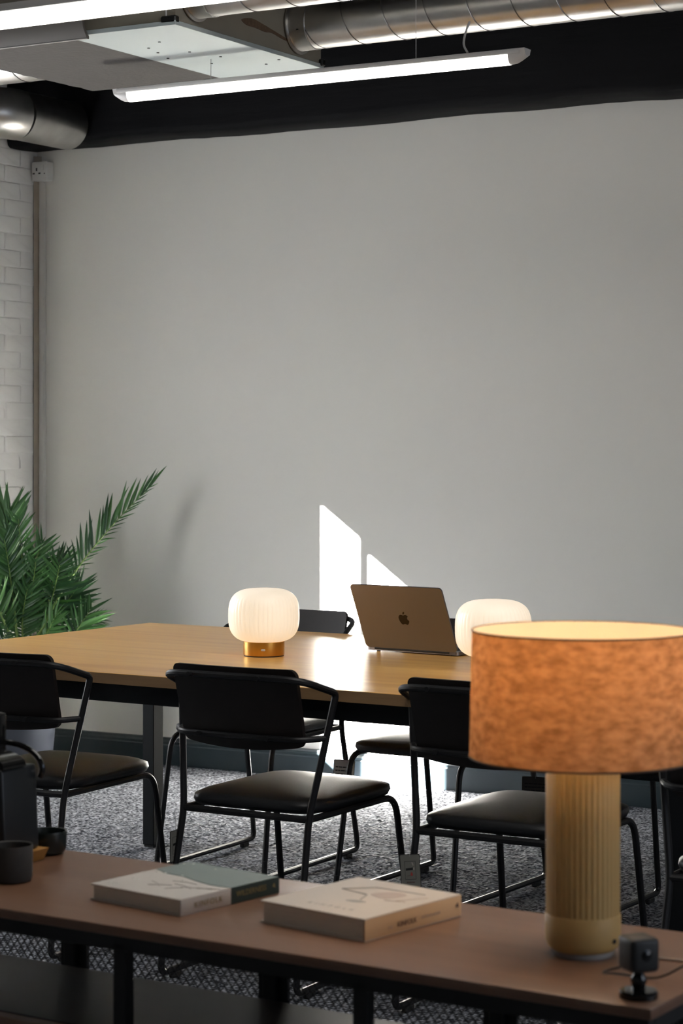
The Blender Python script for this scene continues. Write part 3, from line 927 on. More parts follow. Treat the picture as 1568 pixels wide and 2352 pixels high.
F = {
 1: [(-5.556, 7.15, 0.64), (-5.561, 7.35, 0.902), (-5.303, 7.55, 1.215)],
 2: [(-5.473, 7.0, 0.593), (-5.357, 6.95, 0.751), (-5.282, 6.9, 0.917)],
 3: [(-5.569, 7.05, 0.594), (-5.534, 7.0, 0.848), (-5.53, 6.95, 1.095)],
 4: [(-5.746, 7.1, 0.709), (-5.786, 7.15, 0.924), (-5.775, 7.2, 1.106)],
 5: [(-5.662, 7.3, 0.625), (-5.723, 7.4, 0.783), (-5.7, 7.45, 0.894)],
 6: [(-5.444, 7.15, 0.555), (-5.426, 7.2, 0.624), (-5.426, 7.3, 0.708)],
 7: [(-5.647, 6.95, 0.526), (-5.584, 6.9, 0.587), (-5.512, 6.85, 0.638)],
 8: [(-5.677, 7.1, 0.567), (-5.665, 7.0, 0.719), (-5.715, 6.95, 0.845)],
 9: [(-5.74, 7.15, 0.614), (-5.803, 7.2, 0.792), (-5.862, 7.2, 0.975)],
 10: [(-5.743, 7.3, 0.585), (-5.747, 7.35, 0.729), (-5.798, 7.4, 0.931)],
 11: [(-5.654, 7.1, 0.622), (-5.631, 7.0, 0.791), (-5.652, 6.9, 0.814)],
 12: [(-5.512, 6.95, 0.604), (-5.389, 6.85, 0.739), (-5.323, 6.8, 0.934)],
 13: [(-5.495, 7.1, 0.575), (-5.399, 7.15, 0.638), (-5.321, 7.2, 0.674)],
 14: [(-5.654, 7.1, 0.586), (-5.677, 7.1, 0.802), (-5.682, 7.05, 1.003)],
}
def push(k, s):
    F[k] = [tuple(Vector((0, 0, 1.4)) + (Vector(p) - Vector((0, 0, 1.4))) * s) for p in F[k]]
for k, s_ in ((2, 1.04), (3, 1.02), (12, 1.045), (13, 1.02), (11, 1.02), (7, 1.02)):
    push(k, s_)
F[15] = [(-5.70, 7.20, 0.60), (-5.72, 7.22, 0.80), (-5.64, 7.25, 0.98)]
F[16] = [(-5.72, 7.15, 0.58), (-5.78, 7.12, 0.74), (-5.90, 7.10, 0.86)]
F[17] = [(-5.64, 7.22, 0.56), (-5.58, 7.28, 0.68), (-5.52, 7.34, 0.80)]
F[18] = [(-5.66, 7.15, 0.55), (-5.66, 7.12, 0.66), (-5.60, 7.10, 0.80)]
F[19] = [(-5.74, 7.20, 0.58), (-5.80, 7.25, 0.72), (-5.84, 7.25, 0.88)]
F[20] = [(-5.60, 7.15, 0.54), (-5.54, 7.15, 0.60), (-5.48, 7.14, 0.70)]
frond(F[1], 22, 0.175, 0.075, tocam, (48, 14), 0.36, wide=0.85)
frond(F[2], 21, 0.150, 0.150, tocam, (78, 40), 0.12)
frond(F[3], 22, 0.125, 0.125, tocam, (80, 35), 0.15)
frond(F[4], 15, 0.20, 0.20, tocam, (50, 12), 0.35, wide=1.25)
frond(F[5], 14, 0.15, 0.15, tocam, (70, 10), 0.2, wide=1.2)
frond(F[6], 13, 0.13, 0.16, tocam, (60, 25), 0.1)
frond(F[9], 18, 0.17, 0.17, tocam, (65, 25), 0.2, wide=1.2)
frond(F[14], 20, 0.14, 0.14, tocam, (70, 30), 0.2)
frond(F[8], 16, 0.14, 0.14, (0.3, -0.7, 0.6), (60, 25), 0.2)
frond(F[10], 16, 0.14, 0.14, tocam, (60, 20), 0.2)
frond(F[11], 15, 0.12, 0.12, (0.1, -0.4, 0.9), (65, 30), 0.3)
frond(F[13], 13, 0.12, 0.12, (0.1, -0.5, 0.8), (60, 30), 0.15)
frond(F[7], 10, 0.10, 0.10, tocam, (60, 25), 0.2)
frond(F[12], 18, 0.10, 0.10, tocam, (75, 35), 0.2)
frond(F[15], 18, 0.15, 0.15, tocam, (65, 25), 0.15)
frond(F[16], 18, 0.16, 0.16, tocam, (65, 25), 0.15, wide=1.2)
frond(F[17], 16, 0.15, 0.15, tocam, (65, 20), 0.15, wide=1.2)
frond(F[18], 18, 0.13, 0.13, tocam, (75, 30), 0.1)
frond(F[19], 16, 0.15, 0.15, tocam, (65, 25), 0.15, wide=1.2)
frond(F[20], 15, 0.13, 0.13, (0.2, -0.6, 0.6), (65, 25), 0.1)

# ------------------------------------------------------------------ foreground console
BH = 0.657
BA = R(-3.0)
BL, BD = 1.80, 0.44
bu = Vector((math.cos(BA), math.sin(BA), 0)); bv = Vector((-math.sin(BA), math.cos(BA), 0))
b0 = Vector((-1.067, 2.662, 0))
cs = thing('console_shelf', 'low walnut console with black steel frame and mesh back', 'console', b0 - bu * BL / 2 + bv * BD / 2, BA)
hx, hy = BL / 2, BD / 2
MB().box(-hx, hx, -hy, hy, BH - 0.016, BH, 0.0025, 2).build('top_board', 'walnut', cs)
zt = BH - 0.016
MB().box(-hx + 0.008, hx - 0.008, -hy + 0.008, -hy + 0.030, zt - 0.024, zt, 0.001, 1).build('front_rail', 'steel', cs)
MB().box(-hx + 0.008, hx - 0.008, hy - 0.030, hy - 0.008, zt - 0.012, zt, 0.001, 1).build('back_rail', 'steel', cs)
for x in (-hx + 0.019, hx - 0.019):
    MB().box(x - 0.011, x + 0.011, -hy + 0.030, hy - 0.030, zt - 0.024, zt, 0.001, 1).build('end_rail', 'steel', cs)
posts = [hx - 0.019 - k * (BL - 0.038) / 4 for k in range(5)]
for x in posts:
    for y in (-hy + 0.019, hy - 0.019):
        MB().box(x - 0.012, x + 0.012, y - 0.011, y + 0.011, 0.0, zt - 0.012, 0.001, 1).build('post', 'steel', cs)
SZ = 0.482
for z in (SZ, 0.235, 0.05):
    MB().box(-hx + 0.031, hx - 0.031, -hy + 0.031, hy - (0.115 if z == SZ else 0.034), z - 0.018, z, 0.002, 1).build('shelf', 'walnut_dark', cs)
    MB().box(-hx + 0.008, hx - 0.008, -hy + 0.006, -hy + 0.0305, z - 0.020, z - 0.001, 0.001, 1).build('shelf_lip', 'walnut', cs)
def mesh_panel(x0, x1, z0, z1, y):
    m = MB()
    pw, ph, th = 0.0165, 0.0105, 0.0011
    rows = int((z1 - z0) / ph) + 1
    cols = int((x1 - x0) / (pw / 2)) + 1
    for r_ in range(rows + 1):
        for flip in (1,):
            zc = z0 + r_ * ph
            s = 1 if r_ % 2 == 0 else -1
            pts = []
            for c_ in range(cols + 1):
                x = min(x0 + c_ * pw / 2, x1)
                z = zc + (ph / 2) * (s if c_ % 2 else -s)
                pts.append((x, max(z0, min(z1, z))))
            v = []; f = []
            for (x, z) in pts:
                v += [(x, y - th, z - th), (x, y - th, z + th), (x, y + th, z + th), (x, y + th, z - th)]
            for i in range(len(pts) - 1):
                for k in range(4):
                    l = (k + 1) % 4
                    f.append((4 * i + k, 4 * i + l, 4 * i + 4 + l, 4 * i + 4 + k))
            m.add(v, f)
    return m
for k in range(4):
    xa_, xb_ = posts[k + 1] + 0.012, posts[k] - 0.012
    for (zb, ztop, cat) in ((0.245, zt - 0.012, 1),):
        y = hy - 0.012
        MB().box(xb_ - 0.018, xb_, y - 0.004, y + 0.004, zb, ztop).build('panel_frame', 'steel', cs, smooth=False)
        fo = MB().box(xa_, xa_ + 0.018, y - 0.004, y + 0.004, zb, ztop).build('panel_frame', 'steel', cs, smooth=False)
        mo = mesh_panel(xa_ + 0.018, xb_ - 0.018, zb, ztop, y).build('expanded_mesh', 'steel', fo, smooth=False)
        mo['kind'] = 'stuff'

# ------------------------------------------------------------------ books
def book(name, label, near, wdir, w_, h_, th, cover, spine, page_mt='pages'):
    """near: the bottom corner next to us; the bottom edge of the block runs along wdir to the left, the spine runs back"""
    x = -Vector((*wdir, 0)).normalized()      # local +x: fore-edge -> spine
    y = Vector((0, 0, 1)).cross(x)
    M = frame_m((near[0], near[1], BH), x, y)
    t = thing(name, label, 'book')
    t.matrix_world = M
    cv = 0.003
    MB().box(-w_ + 0.004, -0.004, 0.004, h_ - 0.004, cv, th - cv, 0.0005, 1).build('page_block', page_mt, t)
    MB().box(-w_, 0, 0, h_, 0, cv, 0.0008, 1).build('back_cover', cover, t)
    fc = MB().box(-w_, 0, 0, h_, th - cv, th, 0.0008, 1).build('front_cover', cover, t)
    sp = MB().box(-0.0035, 0.0, 0, h_, 0.0, th, 0.0012, 2).build('spine', spine, t)
    return t, fc, sp
# wilderness book
n1_, l1_, r1_ = (-1.9154, 2.8126), (-2.1166, 2.8463), (-1.8939, 3.0461)
w1 = math.dist(n1_, l1_); h1 = math.dist(n1_, r1_)
b1, fc1, sp1 = book('wilderness_book', 'shrink-wrapped pale and dark green book with WILDERNESS on its spine', n1_, (l1_[0] - n1_[0], l1_[1] - n1_[1]), w1, h1, 0.0265, 'pale', 'pale', 'pages')
th1 = 0.0265
split = h1 * 0.50
lf_ = [(-w1 + 0.001, split + 0.035), (-w1 * 0.8, split + 0.02), (-w1 * 0.6, split + 0.018), (-w1 * 0.4, split + 0.004), (-w1 * 0.2, split - 0.004), (-0.0005, split)]
MB().prism(lf_ + [(-0.0005, h1 - 0.0005), (-w1 + 0.001, h1 - 0.0005)], th1, th1 + 0.0006, lambda u, v, q: (u, v, q)).build('green_cover_half', 'teal', fc1)
MB().prism([(split, 0.0004), (h1 - 0.0004, 0.0004), (h1 - 0.0004, th1 + 0.0004), (split, th1 + 0.0004)], 0.0, 0.0006, lambda u, v, q: (q, u, v)).build('green_spine_half', 'dteal', sp1)
SM = frame_m((0.0009, 0, 0), (0, 1, 0), (0, 0, 1))
def on_spine(s, size, mt, v, z, par, **k):
    return text(s, size, mt, 'lettering', par, Matrix.Translation((0.0009, v, z)) @ frame_m((0, 0, 0), (0, 1, 0), (0, 0, 1)), **k)
on_spine('KINFOLK', 0.0135, 'gold', h1 * 0.27, th1 * 0.5, sp1, spacing=1.25)
on_spine('WILDERNESS', 0.0125, 'gold', h1 * 0.705, th1 * 0.55, sp1, spacing=1.0)
MB().prism([(h1 * 0.945, th1 * 0.72), (h1 * 0.925, th1 * 0.52), (h1 * 0.955, th1 * 0.42)], 0.0006, 0.0012, lambda u, v, q: (q, u, v)).build('leaf_mark', 'gold', sp1)
random.seed(9)
for (u, v, l, a) in ((-0.30, 0.30, 0.055, 20), (-0.42, 0.36, 0.05, -15), (-0.55, 0.22, 0.04, 30), (-0.18, 0.34, 0.04, 25), (-0.62, 0.33, 0.045, -30), (-0.36, 0.20, 0.03, 50), (-0.50, 0.42, 0.05, 5)):
    p0 = Vector((u * w1 * 1.1, v * h1, th1 + 0.0002)); d = Vector((math.cos(R(a)), math.sin(R(a)), 0)) * l
    MB().tube([p0, p0 + d * 0.5 + Vector((0, 0.004, 0)), p0 + d], 0.0005, 5).build('sketch_line', 'inkg', fc1)
for k in range(16):
    u = random.choice([random.uniform(-0.98, -0.80), random.uniform(-0.95, -0.05)]); v = random.choice([random.uniform(0.05, 0.12), random.uniform(0.9, 0.97), random.uniform(0.3, 0.6)]) 
    MB().lathe([(0.0028, 0), (0.0022, 0.0008), (0.0008, 0.0012)], 8, (u * w1, v * h1, th1 + 0.0004)).build('wrap_bubble', 'bubble', fc1)
# second book
n2_, l2_, r2_ = (-1.5789, 2.8049), (-1.7878, 2.8434), (-1.5578, 3.0408)
w2 = math.dist(n2_, l2_); h2 = math.dist(n2_, r2_)
th2 = 0.0345
b2, fc2, sp2 = book('cream_book', 'thick cream hardback book with tan spine beside the cream lamp', n2_, (l2_[0] - n2_[0], l2_[1] - n2_[1]), w2, h2, th2, 'paper', 'spine')
on_spine('THE', 0.006, 'inkp', h2 * 0.25, th2 * 0.36, sp2)
on_spine('KINFOLK', 0.0115, 'ink', h2 * 0.42, th2 * 0.40, sp2, spacing=1.0)
on_spine('ENTREPRENEUR', 0.0058, 'inkp', h2 * 0.67, th2 * 0.44, sp2, spacing=1.15)
MB().prism([(h2 * 0.93, th2 * 0.52), (h2 * 0.955, th2 * 0.68), (h2 * 0.965, th2 * 0.45)], 0.0006, 0.0012, lambda u, v, q: (q, u, v)).build('leaf_mark', 'ink', sp2)
TM = lambda u, v: Matrix.Translation((u, v, th2 + 0.0001))
text('KINFOLK', 0.0135, 'inkg', 'lettering', fc2, TM(-w2 * 0.47, h2 * 0.16), spacing=1.9)
# soft line drawing of furniture on the cover
for (p_, q_, rr, mt_) in (((-0.80, 0.62), (-0.62, 0.80), 0.0012, 'inkg'), ((-0.62, 0.80), (-0.18, 0.82), 0.0010, 'inkg'), ((-0.80, 0.62), (-0.52, 0.58), 0.0012, 'inkg'), ((-0.52, 0.58), (-0.45, 0.44), 0.0012, 'inkg'), ((-0.22, 0.55), (-0.10, 0.75), 0.0009, 'inkp'), ((-0.30, 0.52), (-0.14, 0.56), 0.0009, 'inkp')):
    MB().tube([(p_[0] * w2, p_[1] * h2, th2), (q_[0] * w2, q_[1] * h2, th2)], rr, 6).build('cover_line', mt_, fc2)
MB().prism(cm2([(-0.52 * w2, 0.62 * h2), (-0.40 * w2, 0.76 * h2), (-0.27 * w2, 0.72 * h2), (-0.33 * w2, 0.56 * h2)]), th2, th2 + 0.0003, lambda u, v, q: (u, v, q)).build('cover_shape', 'inkp', fc2)
MB().prism(cm2([(-0.52 * w2, 0.36 * h2), (-0.46 * w2, 0.41 * h2), (-0.36 * w2, 0.40 * h2), (-0.42 * w2, 0.35 * h2)]), th2, th2 + 0.0003, lambda u, v, q: (u, v, q)).build('cover_shape', 'inkg', fc2)

# ------------------------------------------------------------------ big table lamp
tl = thing('drum_lamp', 'lit lamp with linen drum shade and cream ribbed column base', 'lamp', (-1.2702, 2.9037, BH))
MB().lathe([(0.044, 0.0), (0.046, 0.004), (0.046, 0.008)], 48).build('foot', 'clear', tl)
MB().lathe([(0.040, 0.0075), (0.046, 0.0085), (0.051, 0.013), (0.0545, 0.021), (0.0553, 0.030), (0.0553, 0.058), (0.0540, 0.0600), (0.050, 0.0605)], 96).build('base_band', 'cream', tl)
rib = lambda a, z: 0.022 * (abs(math.sin(a * 20)) ** 0.7 - 0.7)
MB().lathe([(0.0535, 0.0600), (0.0535, 0.20), (0.0535, 0.288), (0.050, 0.292), (0.02, 0.293)], 320, rib=rib).build('ribbed_column', 'cream', tl, angle=80)
MB().lathe([(0.014, 0.292), (0.014, 0.335), (0.010, 0.338)], 24).build('bulb_socket', 'white_pl', tl)
MB().lathe([(0.012, 0.338), (0.020, 0.352), (0.027, 0.372), (0.028, 0.385), (0.022, 0.402), (0.008, 0.411)], 24).build('bulb', 'bulb', tl)
sh = MB()
for (r_, z, ) in (): pass
sh.lathe([(0.1655, 0.287), (0.1635, 0.38), (0.1615, 0.472)], 128, caps=False)
sho = sh.build('drum_shade', 'shade', tl, angle=60)
MB().lathe([(0.1643, 0.2875), (0.1623, 0.38), (0.1603, 0.4715)], 128, caps=False).build('shade_lining', 'liner', sho, angle=60)
for (r_, z) in ((0.1615, 0.4715), (0.1655, 0.2875)):
    ring = [(r_ * math.cos(2 * math.pi * k / 96), r_ * math.sin(2 * math.pi * k / 96), z) for k in range(96)]
    MB().tube(ring, 0.0013, 6, closed=True).build('shade_rim', 'trimband', sho)
sp_ = MB()
for a in (0, 120, 240):
    sp_.tube([(0.013 * math.cos(R(a)), 0.013 * math.sin(R(a)), 0.300), (0.164 * math.cos(R(a)), 0.164 * math.sin(R(a)), 0.300)], 0.0015, 6)
sp_.build('shade_carrier', 'steel', tl)
pl = bpy.data.lights.new('bulb_light', 'POINT'); pl.energy = 2.7; pl.color = (1.0, 0.72, 0.42); pl.shadow_soft_size = 0.028
plo = bpy.data.objects.new('bulb_light', pl); C.objects.link(plo); plo.location = (-1.2702, 2.9037, BH + 0.450)
M = Matrix.Translation((0.0, 0.0, 0.026)) @ Matrix.Rotation(R(-12), 4, 'Z')
MB().lathe([(0.0035, 0), (0.0035, 0.0025), (0.001, 0.003)], 14).build('switch', 'rubber', tl).matrix_local = M @ Matrix.Translation((0.0545, 0, 0)) @ Matrix.Rotation(R(90), 4, 'Y')

# ------------------------------------------------------------------ webcam on a ball stand
wc = thing('webcam', 'small dark cube webcam on a round stand at the console corner', 'camera', (-1.105, 2.712, BH), R(52))
MB().lathe([(0.0255, 0), (0.0262, 0.0015), (0.0262, 0.008), (0.0245, 0.0100), (0.012, 0.0108)], 48).build('stand_base', 'gloss', wc)
MB().lathe([(0.0105, 0.010), (0.0085, 0.013), (0.0098, 0.018), (0.0112, 0.022), (0.0105, 0.027), (0.0075, 0.031), (0.0065, 0.036)], 32).build('ball_joint', 'gloss', wc)
bd = MB().box(-0.0215, 0.0215, -0.0215, 0.0215, 0.036, 0.083, 0.0075, 4).build('camera_body', 'webcam', wc, angle=60)
lm = Matrix.Translation((0, -0.0212, 0.060)) @ Matrix.Rotation(R(90), 4, 'X')
MB().lathe([(0.008, 0), (0.008, 0.0008), (0.0068, 0.0012)], 32).build('lens_ring', 'gloss', bd).matrix_local = lm
MB().lathe([(0.006, 0.0010), (0.004, 0.0022), (0.001, 0.0026)], 24).build('lens', 'lens', bd).matrix_local = lm
def cord(name, pts, r, mt, parent):
    bpy.context.view_layer.update()
    inv = parent.matrix_world.inverted()
    return MB().tube([tuple(inv @ p) for p in catmull([Vector(p) for p in pts], 8, closed=False)], r, 7).build(name, mt, parent)
cord('cord', [(-1.1215, 2.7200, 0.700), (-1.135, 2.722, 0.692), (-1.155, 2.728, 0.684), (-1.175, 2.755, 0.672), (-1.172, 2.790, 0.664), (-1.150, 2.810, BH + 0.0018), (-1.120, 2.800, 0.662), (-1.095, 2.790, 0.672), (-1.075, 2.800, 0.684), (-1.058, 2.820, 0.689), (-1.030, 2.850, 0.676), (-1.00, 2.87, 0.64)], 0.0016, 'cord', wc)
cord('power_cord', [(-1.212, 2.915, BH + 0.012), (-1.195, 2.918, BH + 0.003), (-1.15, 2.925, BH + 0.0022), (-1.10, 2.930, BH + 0.0022), (-1.065, 2.935, BH + 0.0022), (-1.038, 2.938, BH - 0.004), (-1.02, 2.94, BH - 0.06)], 0.0019, 'cordw', tl)

# ------------------------------------------------------------------ coffee corner at the left end of the console
wb = thing('serving_board', 'amber wooden board under the black coffee machine', 'board', (-2.525, 3.022, BH))
MB().prism([(-0.140, 0.0), (0.130, 0.0), (0.142, 0.022), (-0.152, 0.022)], -0.060, 0.060, lambda u, v, q: (u, q, v)).build('plank', 'amber', wb)
cm_ = thing('coffee_machine', 'black capsule coffee machine with rounded glossy top', 'coffee machine', (-2.475, 3.022, BH + 0.0225))
def taper(x0, x1, y0, y1, z0, z1, dx, bev):
    mb = MB().box(x0, x1, y0, y1, z0, z1, bev, 3)
    mb.v = [((x + (dx * (z - z0) / (z1 - z0) * (-1 if x > (x0 + x1) / 2 else 1))), y, z) for x, y, z in mb.v]
    return mb
taper(-0.065, 0.080, -0.050, 0.050, 0.0, 0.150, 0.008, 0.006).build('body', 'appl', cm_)
lidp = []
for k in range(13):
    a = math.pi * k / 12
    lidp.append((0.004 + 0.071 * math.cos(a), 0.150 + 0.026 * math.sin(a) ** 0.8))
MB().prism(lidp, -0.046, 0.017, lambda u, v, q: (u, q, v)).build('lid', 'gloss', cm_)
arc = [(0.004 + 0.079 * math.cos(R(a)), 0.052, 0.140 + 0.042 * math.sin(R(a))) for a in range(-20, 120, 10)]
MB().tube(arc, 0.0055, 10).build('lever', 'gloss', cm_)
MB().box(-0.090, 0.006, 0.019, 0.050, 0.150, 0.237, 0.006, 3).build('water_tank', 'gloss', cm_)
mg = thing('stoneware_mug', 'charcoal stoneware cup without handle at the front left of the console', 'cup', (-2.322, 2.900, BH))
MB().lathe([(0.028, 0.0), (0.033, 0.002), (0.0355, 0.008), (0.0365, 0.060), (0.0358, 0.0625), (0.0335, 0.061), (0.0325, 0.010), (0.020, 0.007), (0.002, 0.0065)], 56).build('cup_body', 'stone', mg)
bw = thing('ceramic_bowl', 'small glossy black bowl behind the amber board', 'bowl', (-2.422, 3.128, BH))
MB().lathe([(0.022, 0.0), (0.030, 0.003), (0.0345, 0.010), (0.0355, 0.038), (0.0350, 0.042), (0.0325, 0.0415), (0.030, 0.012), (0.015, 0.008), (0.002, 0.0075)], 48).build('bowl_body', 'olivec', bw)

# ------------------------------------------------------------------ ceiling: fan-coil unit, ducts, lights
ZU = 2.655
ux0, ux1, ux2, uy0, uy1 = -4.615, -4.068, -3.660, 5.345, 6.222
un = thing('ceiling_air_unit', 'grey boxy air-handling unit hung under the ceiling', 'air unit', (0, 0, 0))
MB().box(ux0 + 0.01, ux2 - 0.006, uy0 + 0.01, uy1 - 0.01, ZU + 0.014, ZU + 0.34).build('casing', 'casing', un, smooth=False)
MB().box(ux1 + 0.004, ux2, uy0, uy1, ZU, ZU + 0.014, 0.001, 1).build('steel_panel', 'panel', un)
# ragged insulation board on the left
random.seed(2)
poly = [(ux1 - 0.008, uy0 + 0.01), (ux1 - 0.008, uy1 - 0.004)]
k = 0
for i in range(30):
    t = i / 29
    poly.append((ux1 - 0.01 + (ux0 + 0.01 - ux1) * t, uy1 + random.uniform(-0.006, 0.003) + 0.008 * t))
for i in range(36):
    t = i / 35
    poly.append((ux0 + random.uniform(-0.006, 0.006) - 0.012 * math.sin(t * 3), uy1 + (uy0 - uy1) * t))
ibd = MB().prism(poly, ZU + 0.004, ZU + 0.022, lambda u, v, q: (u, v, q)).build('insulation_board', 'dusty', un, smooth=False)
MB().box(ux1 - 0.010, ux1 + 0.006, uy0, uy1, ZU + 0.003, ZU + 0.016).build('panel_gap_strip', 'screw', un)
for (px_, py_) in ((-3.95, 5.62), (-3.97, 5.70), (-4.00, 5.80), (-3.875, 5.74), (-3.835, 5.86), (-3.78, 6.05), (-3.86, 5.55), (-3.70, 6.00), (-3.93, 5.95)):
    MB().lathe([(0.0045, 0.0), (0.0045, 0.003)], 10, (px_, py_, ZU - 0.002)).build('screw', 'screw', un)
for (x, y) in ((ux2 - 0.02, uy0 + 0.012), (ux2 - 0.012, uy1 - 0.012)):
    MB().box(x - 0.035, x + 0.02, y - 0.012, y + 0.012, ZU + 0.006, ZU + 0.030, 0.004, 1).build('corner_bracket', 'screw', un)
# flaked paint on the right side face
chip = cm2([(5.72, 2.735), (5.78, 2.748), (5.84, 2.742), (5.90, 2.733), (5.97, 2.722), (6.02, 2.712), (5.97, 2.712), (5.90, 2.722), (5.86, 2.718), (5.80, 2.722), (5.75, 2.722)], 3)
MB().prism(chip, ux2 - 0.006, ux2 - 0.0045, lambda u, v, q: (q, u, v)).build('paint_chip', 'chip', un, smooth=False)
# curved cover on the front face
cvp = [(0.0, 0.0), (-0.012, 0.002), (-0.030, 0.030), (-0.038, 0.070), (-0.040, 0.110), (-0.034, 0.110), (-0.030, 0.070), (-0.020, 0.030), (0.0, 0.008)]
MB().prism(cvp, -5.4, -3.985, lambda u, v, q: (q, uy0 + 0.008 + u, ZU - 0.012 + v)).build('front_cover', 'cover', un)
MB().tube([(-5.4, uy0 - 0.003, ZU - 0.012), (-3.985, uy0 - 0.003, ZU - 0.012)], 0.0022, 6).build('cover_lip', 'endcap', un)
MB().tube([(-3.70, uy0 + 0.01, ZU + 0.03), (-3.70, uy0 + 0.01, ZC - 0.002)], 0.003, 6).build('drop_rod', 'endcap', un)
MB().tube([(-4.5, uy1 - 0.05, ZU + 0.3), (-4.5, uy1 - 0.05, ZC - 0.002)], 0.003, 6).build('drop_rod', 'endcap', un)

def duct(name, label, x0, x1, y, z, r, pitch, collar=True, phase=0.0):
    t = thing(name, label, 'duct', (x0, y, z), group=None)
    L = x1 - x0
    Mx = Matrix.Rotation(R(90), 4, 'Y')
    me = MB().lathe([(r, 0), (r, L)], 56).build('pipe', 'galv', t, angle=60); me.matrix_local = Mx
    hel = []
    nT = int(L / pitch * 28)
    for i in range(nT + 1):
        a = 2 * math.pi * i / 28 + phase
        hel.append((i / nT * L, r * math.cos(a), r * math.sin(a)))
    MB().tube(hel, 0.0024, 5).build('spiral_seam', 'galv_seam', t)
    if collar:
        MB().lathe([(r * 1.16, 0.0), (r * 1.16, 0.004), (r * 1.03, 0.006), (r * 1.03, 0.060), (r * 1.045, 0.062), (r * 1.045, 0.066), (r, 0.068)], 56).build('collar', 'galv', t).matrix_local = Mx
        for a in (20, 110, 200, 290):
            MB().lathe([(0.005, 0), (0.004, 0.004)], 8, (0.04, 1.03 * r * math.cos(R(a)), 1.03 * r * math.sin(R(a)))).build('screw', 'screw', t)
    return t
d1 = duct('spiral_duct', 'wide galvanised spiral duct leaving the air unit towards the right', ux2, 1.2, 6.060, 2.768, 0.078, 0.148, phase=0.6)
for q in (2.30, 2.325):
    ring = [(q, 0.080 * math.cos(2 * math.pi * k / 56), 0.080 * math.sin(2 * math.pi * k / 56)) for k in range(56)]
    MB().tube(ring, 0.004, 6, closed=True).build('joint_ring', 'galv', d1)
d2 = duct('spiral_duct', 'second galvanised spiral duct at the top edge, nearer than the wide one', ux2, 1.0, 5.455, 2.765, 0.072, 0.148, phase=2.0)
# hangers of the wide duct
hw_ = MB()
for x in (-2.9, -0.6):
    hw_ = MB().tube([(x - ux2, 0, 0.078), (x - ux2, 0, ZC - 2.768 - 0.002)], 0.003, 6)
    hw_.build('drop_rod', 'endcap', d1)
for x in (-3.2, -0.8):
    MB().tube([(x - ux2, 0, 0.072), (x - ux2, 0, ZC - 2.765 - 0.002)], 0.003, 6).build('drop_rod', 'endcap', d2)
# elbow at the far left: pipe from the left that turns towards the wall
el = thing('duct_elbow', 'galvanised duct elbow turning at the far left above the socket', 'duct', (0, 0, 0))
rr_ = 0.105
ec = Vector((-5.885, 7.05, 2.790))
path = [ec + Vector((-0.48, 0, 0)), ec + Vector((-0.30, 0, 0))]
MB().tube([ec + Vector((-0.212, 0, 0)), ec + Vector((-0.02, 0, 0))], rr_, 48).build('pipe', 'galv', el, angle=60)
bend = [ec + Vector((-0.02 + 0.16 * math.sin(R(a)), 0.16 - 0.16 * math.cos(R(a)), 0)) for a in range(0, 91, 18)]
MB().tube(bend, rr_ * 1.02, 48).build('bend', 'galv', el, angle=20)
MB().tube([bend[-1], bend[-1] + Vector((0, 0.36, 0))], rr_, 48).build('pipe', 'galv', el, angle=60)
for xo in (-0.15, -0.03, 0.0):
    ring = [ec + Vector((xo, rr_ * 1.03 * math.cos(2 * math.pi * k / 48), rr_ * 1.03 * math.sin(2 * math.pi * k / 48))) for k in range(48)]
    MB().tube(ring, 0.0035, 6, closed=True).build('joint_ring', 'galv_seam', el)
for a in (200, 235, 270):
    MB().lathe([(0.005, 0), (0.004, 0.005)], 8, (ec.x - 0.015, ec.y + rr_ * 1.05 * math.cos(R(a)), ec.z + rr_ * 1.05 * math.sin(R(a)))).build('screw', 'galv', el)
d3 = duct('spiral_duct', 'galvanised duct peeping out under the left side of the air unit', -5.9, ux0 - 0.02, 6.02, 2.752, 0.078, 0.148, collar=False)

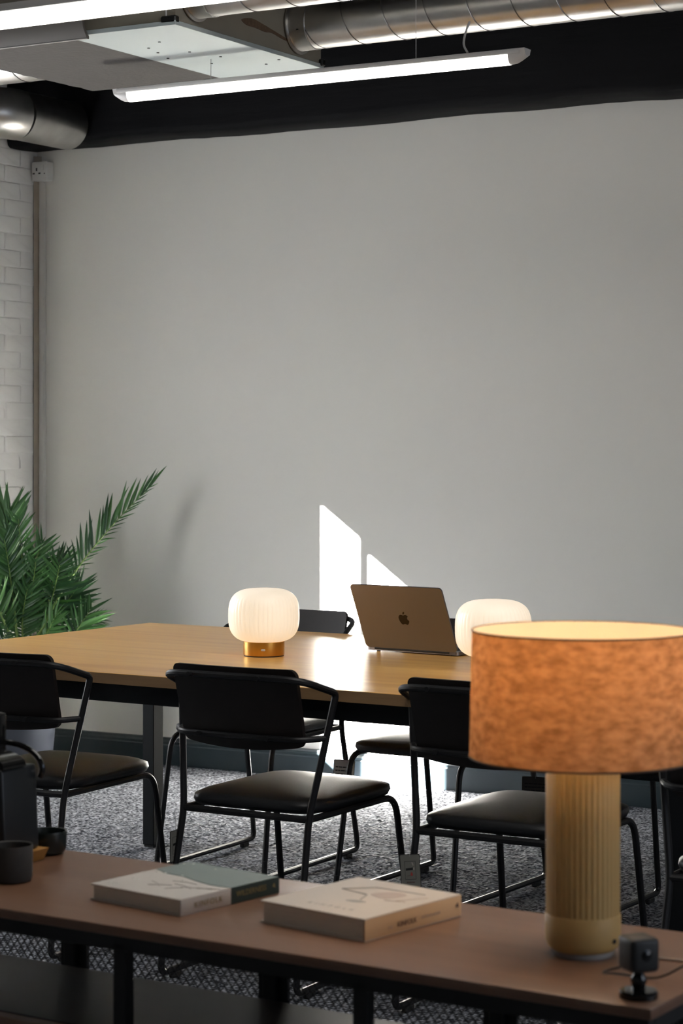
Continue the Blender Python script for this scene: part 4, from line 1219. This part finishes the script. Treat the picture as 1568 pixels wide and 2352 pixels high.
def batten(name, label, x0, x1, y, z, dep=0.040):
    t = thing(name, label, 'light fitting', (x0, y, z))
    L = x1 - x0
    hw = 0.75 * dep
    prof = [(hw * math.cos(R(180 + a)), dep * math.sin(R(180 + a))) for a in range(0, 181, 12)]
    cap = 0.055
    MB().prism(prof, cap, L - cap, lambda u, v, q: (q, u, v + 0.006)).build('diffuser', 'tube', t)
    MB().box(cap * 0.3, L - cap * 0.3, -hw - 0.004, hw + 0.004, 0.006, 0.006 + dep * 0.5, 0.003, 2).build('tray', 'endcap', t)
    for a, b, s in ((0, cap, 1), (L, L - cap, -1)):
        v = []; f = []
        n = len(prof)
        for q, k in ((a, 0.30), (a + s * 0.018, 0.72), (a + s * 0.034, 0.96), (b, 1.04)):
            v += [(q, u * max(k, 0.8), (w_ * k) + 0.008) for u, w_ in prof]
            v += [(q, hw * 1.04, 0.006 + dep * 0.5), (q, -hw * 1.04, 0.006 + dep * 0.5)]
        n2 = n + 2
        for i in range(3):
            for k in range(n2):
                l = (k + 1) % n2
                f.append((i * n2 + k, i * n2 + l, (i + 1) * n2 + l, (i + 1) * n2 + k))
        f.append(tuple(range(n2))); f.append(tuple(3 * n2 + k for k in range(n2)))
        MB().add(v, f).build('end_cap', 'endcap', t)
    for q in (0.25 * L, 0.75 * L):
        ztop = (2.653 - z) if -4.615 < x0 + q < -3.66 and 5.345 < y < 6.222 else (ZC - z - 0.002)
        MB().tube([(q, 0, 0.006 + dep * 0.45), (q, 0, ztop)], 0.0012, 6).build('suspension_wire', 'endcap', t)
    return t
bt1 = batten('led_batten_light', 'slim lit LED batten hung below the air unit in front of the beam', -4.258, -2.748, 5.872, 2.562, 0.030)
batten('led_batten_light', 'nearer lit LED batten cut off by the top left corner', -4.20, -2.35, 4.455, 2.520)
lc_ = [(-2.98 + 0.00, 5.95, 2.70), (-2.985, 5.93, 2.66), (-2.975, 5.90, 2.62), (-2.955, 5.885, 2.592)]
MB().tube([tuple(p - Vector((-4.258, 5.872, 2.562))) for p in catmull([Vector(p) for p in lc_], 6, closed=False)], 0.0035, 7).build('flex_cord', 'endcap', bt1)
# more battens further down the room, out of the picture
